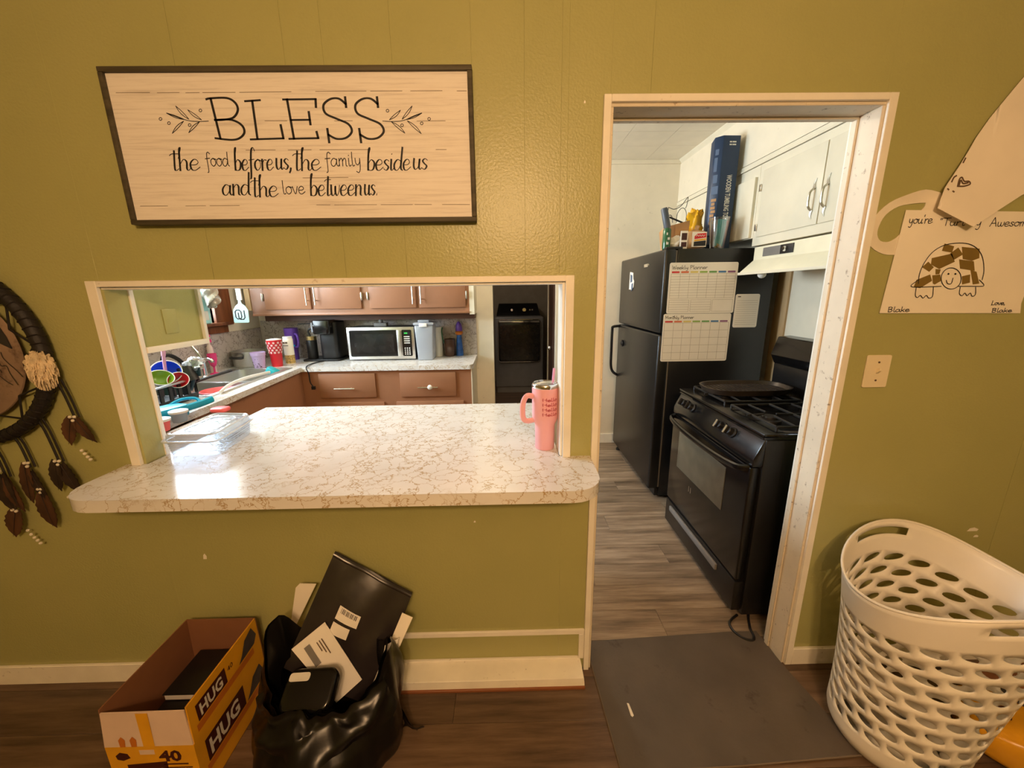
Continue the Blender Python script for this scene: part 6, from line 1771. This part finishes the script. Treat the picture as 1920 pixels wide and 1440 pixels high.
def bagfn(u, v):
    a = 2 * PI * u
    # silhouette: radius and height along v (0 floor centre .. 1 rim, then folded in)
    R0 = [0, .17, .225, .238, .235, .225, .212, .202]
    Z0_ = [.002, .004, .05, .12, .18, .225, .255, .275]
    t_ = v * (len(R0) - 1)
    i = min(int(t_), len(R0) - 2)
    q = t_ - i
    r = R0[i] + (R0[i + 1] - R0[i]) * q
    z = Z0_[i] + (Z0_[i + 1] - Z0_[i]) * q
    fold = sum(w_ * .006 * math.sin(k * a + p_ + s_ * v * 1.5) for k, p_, s_, w_ in phs) * min(1, 3 * v)
    crease = .009 * (abs(math.sin(9 * a + 1.5 * math.sin(3 * v))) - .5) * min(1, 2.5 * v)
    r += (fold + crease) if v > .12 else 0
    # rim height differs round the bag: a tall ear on the left, high on the right, low at front and back
    dl_ = math.atan2(math.sin(a - 2.75), math.cos(a - 2.75))
    dr_ = math.atan2(math.sin(a - .25), math.cos(a - .25))
    up = .20 * math.exp(-(dl_ / .45) ** 2) + .11 * math.exp(-(dr_ / .50) ** 2) - .035 * max(0, math.cos(a + PI / 2))
    z += up * v ** 2.0
    if v > .9:
        z += .006 * math.sin(9 * a) + .005 * math.sin(17 * a + 1)
    sm_ = max(0, min(1, (v - .45) / .55))
    r *= 1 - .40 * max(0, -math.sin(a)) * sm_ * sm_ * (3 - 2 * sm_)
    z += .045 * max(0, -math.sin(a)) * sm_
    x = -.615 + r * 1.0 * math.cos(a)
    y_ = -.262 + r * .92 * math.sin(a)
    return (x, min(y_, -.028 if z > .21 else -.102), z)


g = G().grid(bagfn, 96, 42, True)


def bagin(u, v):
    p = bagfn(u, 1.0)
    c = (-.615, -.262)
    k = 1 - .10 * v
    return (c[0] + (p[0] - c[0]) * (1 - .05 - .12 * v), c[1] + (p[1] - c[1]) * (1 - .05 - .12 * v), p[2] - .16 * v ** 1.2 + .004)


part('film', g, M['bag_black'], tbg, smooth=80)
part('inner_film', G().grid(bagin, 96, 8, True), M['bag_black'], tbg, smooth=80)
# folds hanging over the front rim
def drape(u, v):
    a = PI * 1.08 + u * PI * .86
    p = bagfn(a / (2 * PI), 1.0 - .34 * v)
    d = .010 + .016 * math.sin(PI * v) + .010 * math.sin(14 * u + 6 * v)
    return (p[0] + d * math.cos(a), p[1] + d * math.sin(a), p[2] + (.012 if v < .05 else 0))
part('rim_fold', G().grid(drape, 44, 14), M['bag_black'], tbg, smooth=80)
part('loose_corner', G().grid(lambda u, v: (-.40 + .075 * u + .01 * math.sin(6 * v), -.22 - .05 * u * v, .005 + .10 * v * (1 - .55 * u) + .01 * math.sin(8 * u)), 8, 8), M['bag_black'], tbg, smooth=80)


def slab(quad, th_, seg=0):
    """thin slab from four corner points (any quad)"""
    q = [Vector(p) for p in quad]
    n = (q[1] - q[0]).cross(q[3] - q[0]).normalized() * th_
    return G().hexa(q, [p + n for p in q])


ml = thing('poly_mailer', 'large glossy black poly mailer sticking up out of the trash bag', 'mailer', (-.60, -.13, .2))
mA, mB, mC, mD = Vector((-.650, -.040, .612)), Vector((-.372, -.055, .435)), Vector((-.505, -.225, .115)), Vector((-.790, -.215, .285))


def mailfn(u, v):
    p = mA * (1 - u) * (1 - v) + mB * u * (1 - v) + mC * u * v + mD * (1 - u) * v
    nrm = Vector((.0, -.95, .3))
    d = .014 * math.sin(PI * u) * math.sin(PI * min(1, v * 1.1)) + .004 * math.sin(11 * u + 7 * v) * math.sin(PI * u)
    return tuple(p + nrm * d)


g = G().grid(mailfn, 28, 32)
g.grid(lambda u, v: tuple(Vector(mailfn(u, v)) * 0 + (mA * (1 - u) * (1 - v) + mB * u * (1 - v) + mC * u * v + mD * (1 - u) * v) + Vector((0, .004, 0))), 28, 32)
part('envelope', g, M['mailer'], ml, smooth=80)
g = G().grid(lambda u, v: tuple(Vector(mailfn(u, .012 + .028 * v)) + Vector((0, -.002 - .002 * math.sin(PI * v), 0))), 28, 3)
part('seal_strip', g, M['mailer'], ml)


def on_mail(u, v, off=.0025):
    return Vector(mailfn(u, v)) + Vector((0, -.95, .3)) * off


def mail_patch(u0, u1, v0, v1, off=.0025, n=4):
    return G().grid(lambda a, b_: tuple(on_mail(u0 + (u1 - u0) * a, v0 + (v1 - v0) * b_, off)), n, n)


lb = part('barcode_label', mail_patch(.30, .56, .355, .465, .003), M['paper'], ml)
g = G()
for k in range(12):
    u_ = .335 + .0165 * k
    g.grid(lambda a, b_, u_=u_: tuple(on_mail(u_ + (.009 if k % 3 else .005) * a, .365 + .040 * b_, .0038)), 1, 1)
part('barcode', g, M['ink'], lb)
part('address_label', mail_patch(.30, .50, .49, .585, .003), M['paper'], ml)

ev = thing('white_envelope', 'cream window envelope lying across the front of the black mailer', 'envelope', (-.66, -.20, .3))
E0 = [Vector((-.700, -.135, .480)), Vector((-.505, -.250, .285)), Vector((-.550, -.268, .215)), Vector((-.765, -.185, .375))]
E0[0] = on_mail(.22, .52, .012)
E0[1] = on_mail(.82, .80, .014)
E0[2] = on_mail(.66, .97, .020)
E0[3] = on_mail(.02, .80, .030)
# keep it planar
ax = (E0[1] - E0[0])
ay = (E0[3] - E0[0])
E0[2] = E0[0] + ax * .86 + ay * .80
def env_patch(a0, a1, b0, b1, off):
    nrm = ax.cross(ay).normalized()
    if nrm.y > 0:
        nrm = -nrm
    P_ = lambda a, b_: E0[0] + ax * a + ay * b_ + nrm * off
    return G().add([P_(a0, b0), P_(a1, b0), P_(a1, b1), P_(a0, b1)], [(0, 1, 2, 3)])
nE = ax.cross(ay).normalized()
part('envelope', slab([E0[0], E0[0] + ax, E0[0] + ax + ay * .80, E0[0] + ay], .003 if nE.y > 0 else -.003), M['paper'], ev)
part('window', env_patch(.10, .42, .58, .74, .0042), M['grey_mid'], ev)
g = G()
for k in range(3):
    q = env_patch(.15, .40 - .05 * k, .26 + .07 * k, .285 + .07 * k, .0042)
    g.add(q.v, q.f)
part('address_lines', g, M['ink_soft'], ev)
solo('white_folder', slab([(-.855, -.075, .250), (-.800, -.065, .480), (-.785, -.062, .495), (-.725, -.060, .490)], .003).add([], []), M['paper_warm'], 'cream folder edge peeking out behind the left of the black mailer', 'folder')
solo('mail_sheet', slab([(-.530, -.222, .115), (-.485, -.215, .135), (-.362, -.105, .375), (-.400, -.103, .395)], .003), M['paper_warm'], 'torn cream sheet standing at the right of the black mailer', 'paper')
solo('small_card', slab([(-.470, -.212, .215), (-.420, -.185, .285), (-.400, -.165, .345), (-.445, -.185, .335)], -.002), M['paper'], 'small white card tucked at the right rim of the trash bag', 'card')
dv = thing('black_device', 'glossy black rounded device lying in the mouth of the trash bag', 'device', (-.64, -.32, .29))
Mx = Matrix.Translation((-.655, -.310, .285)) @ Matrix.Rotation(.45, 4, 'X') @ Matrix.Rotation(-.12, 4, 'Y')
part('shell', G().prism(rrect(-.085, .085, -.05, .07, .03, 5), -.02, .02, 'z').xf(Mx), M['black_gloss'], dv, bevel=.010, seg=3)
part('silver_label', G().prism(rrect(-.075, -.005, .032, .056, .008, 3), .0202, .0212, 'z').xf(Mx), M['white_print'], dv)

# ------------------------------------------------------------------ laundry basket with oval holes
lbk = thing('laundry_basket', 'tall white plastic laundry basket with rows of oval holes right of the doorway', 'laundry basket', (1.40, -.30, 0))
BC0, BC1 = Vector((1.312, -.292)), Vector((1.415, -.278))


def bsk(u, v):
    """u round (0..1), v from floor (0) to rim (1)"""
    a = 2 * PI * u
    t_ = min(1.0, v / .10)
    k0 = (.80 + .20 * math.sin(PI / 2 * t_))
    ax_, ay_ = (.176 + (.305 - .176) * v ** 1.6), (.168 + (.226 - .168) * v ** 1.2)
    c = BC0.lerp(BC1, v)
    rim = .595 + .105 * abs(math.sin(a)) ** 2.2
    z = .004 + v * rim
    return Vector((c.x + ax_ * k0 * math.cos(a), c.y + ay_ * k0 * math.sin(a), z))


NU, ROWS = 20, 9
V0, V1 = .14, .84
g = G()


def surf(u, v):
    g.v.append(bsk(u, v))
    return len(g.v) - 1


# solid bands below and above the holes
def band(v0, v1, n):
    for j in range(n):
        for i in range(NU * 4):
            a, b_ = i / (NU * 4), (i + 1) / (NU * 4)
            c, d = v0 + (v1 - v0) * j / n, v0 + (v1 - v0) * (j + 1) / n
            k = len(g.v)
            g.v += [bsk(a, c), bsk(b_, c), bsk(b_, d), bsk(a, d)]
            g.f.append((k, k + 1, k + 2, k + 3))


band(0.0, V0, 6)
band(V1, .90, 2)
RIM16 = [(1, 0), (1, .5), (1, 1), (.5, 1), (0, 1), (-.5, 1), (-1, 1), (-1, .5), (-1, 0), (-1, -.5), (-1, -1), (-.5, -1), (0, -1), (.5, -1), (1, -1), (1, -.5)]
dv_ = (V1 - V0) / ROWS
for j in range(ROWS):
    for i in range(NU):
        cu_, cv_ = (i + .5 + .5 * (j % 2)) / NU, V0 + dv_ * (j + .5)
        hu, hv = .5 / NU, dv_ / 2
        outer_, inner_ = [], []
        for ox, oy in RIM16:
            a = math.atan2(oy, ox)
            ca, sa = math.cos(a), math.sin(a)
            outer_.append((cu_ + hu * ox, cv_ + hv * oy))
            ex, ey = .74 * ca, .56 * sa
            ex2 = ex - .42 * ey
            inner_.append((cu_ + hu * ex2, cv_ + hv * (ey - .22 * ex)))
        ko = len(g.v)
        g.v += [bsk(*p) for p in outer_] + [bsk(*p) for p in inner_]
        for k in range(16):
            g.f.append((ko + k, ko + (k + 1) % 16, ko + 16 + (k + 1) % 16, ko + 16 + k))
# rim band with two handle slots (at back and front)
for i in range(NU * 4):
    a, b_ = i / (NU * 4), (i + 1) / (NU * 4)
    um = (a + b_) / 2
    slot = min(abs(um - .27), abs(um - .73)) < .055
    for c, d in ((.90, .925), (.925, .965), (.965, 1.0)):
        if slot and c == .925:
            continue
        k = len(g.v)
        g.v += [bsk(a, c), bsk(b_, c), bsk(b_, d), bsk(a, d)]
        g.f.append((k, k + 1, k + 2, k + 3))
# floor of the basket
k = len(g.v)
g.v += [bsk(i / 48, 0) for i in range(48)]
g.f.append([k + i for i in range(48)])
me_o = part('tub', g, M['basket'], lbk, smooth=50)
sm = me_o.modifiers.new('thickness', 'SOLIDIFY')
sm.thickness = .0035
sm.offset = 0
part('rim_roll', G().tube([bsk(i / 72, 1.0) for i in range(72)], .0045, 8, True), M['basket'], lbk)
# diaper pack behind the basket
pk = thing('diaper_pack', 'yellow plastic diaper pack lying on the floor behind the laundry basket', 'diaper pack', (1.735, -.37, 0))
def packfn(u, v):
    a = 2 * PI * u
    ca, sa = math.cos(a), math.sin(a)
    k = math.sin(PI * min(1, max(0, v * .94 + .03))) ** .25
    xx, yy = -.19 + .38 * v, .125 * k * math.copysign(abs(ca) ** .5, ca)
    an = -.62
    return (1.735 + xx * math.cos(an) - yy * math.sin(an), -.37 + xx * math.sin(an) + yy * math.cos(an), .078 + .072 * k * math.copysign(abs(sa) ** .5, sa) + .003 * math.sin(9 * a + 12 * v))
g = G().grid(packfn, 36, 22, True)
g.f.append(list(range(36))[::-1])
g.f.append([22 * 36 + i for i in range(36)])
M['yellow_film'] = mat('yellow_pack_film', (222, 160, 34), .3, var=.1, bump=.5, bs=24)
part('pack', g, M['yellow_film'], pk, smooth=60)
def topz(x, y_):
    return .1515
for poly_, mm, nm in (([(1.610, -.31), (1.660, -.275), (1.695, -.31), (1.645, -.35)], 'maroon', 'logo_print'), ([(1.695, -.24), (1.755, -.235), (1.835, -.33), (1.775, -.36)], 'navy_print', 'photo_print')):
    part(nm, G().prism(poly_, .148, .1545, 'z'), M[mm], pk)
hg = thing('crate_slat', 'brown cardboard edge lying behind the yellow diaper pack', 'cardboard', (1.97, -.10, 0))
part('board', G().box(1.80, 2.14, -.16, -.04, .0005, .02), M['card_in'], hg, bevel=.002)

# ------------------------------------------------------------------ ceiling lights (the lamps that light the rooms)
cl = thing('ceiling_lamp', 'three-bulb ceiling lamp in the living room behind the viewer', 'lamp', (.08, -2.40, 2.36))
part('canopy', G().lathe([(0, 0), (.07, 0), (.06, -.03), (.015, -.05), (.015, -.30), (.05, -.32), (0, -.34)], (.08, -2.40, HC), 20), M['nickel'], cl)
for k in range(3):
    a = 2 * PI * k / 3 + .4
    bx_, by_ = .08 + .20 * math.cos(a), -2.40 + .20 * math.sin(a)
    part('arm', G().tube([(.08, -2.40, HC - .32), (bx_, by_, HC - .33)], .008, 8), M['nickel'], cl)
    part('bulb', G().ball((bx_, by_, HC - .375), .035, 14), M['bulb'], cl)
    lo = light('lamp_light', 'POINT', (bx_, by_, HC - .45), 46, (1.0, .62, .32), .05)
kl = thing('kitchen_ceiling_lamp', 'round ceiling lamp in the kitchen', 'lamp', (-.15, 1.75, HC - .05))
part('base', G().lathe([(0, 0), (.11, 0), (.11, -.02), (0, -.02)], (-.15, 1.75, HC - .0005), 24), M['nickel'], kl)
part('dome', G().lathe([(.105, -.021), (.095, -.05), (.06, -.07), (0, -.08)], (-.15, 1.75, HC), 24), M['bulb_cool'], kl)
light('kitchen_lamp_light', 'POINT', (-.15, 1.75, HC - .16), 27, (1.0, .83, .64), .06)
ll = thing('laundry_fill_lamp', 'added unseen ceiling bulb that brightens the laundry dryer', 'lamp', (-.50, 3.25, HC - .10))  # unseen lamp added to brighten the dryer front
part('holder', G().lathe([(0, 0), (.05, 0), (.04, -.03), (.02, -.04), (0, -.04)], (-.50, 3.25, HC - .0005), 16), M['white_plastic'], ll)
part('bulb', G().ball((-.50, 3.25, HC - .072), .03, 12), M['bulb_cool'], ll)
light('laundry_fill_light', 'POINT', (-.50, 3.25, HC - .15), 15, (1.0, .88, .74), .05)
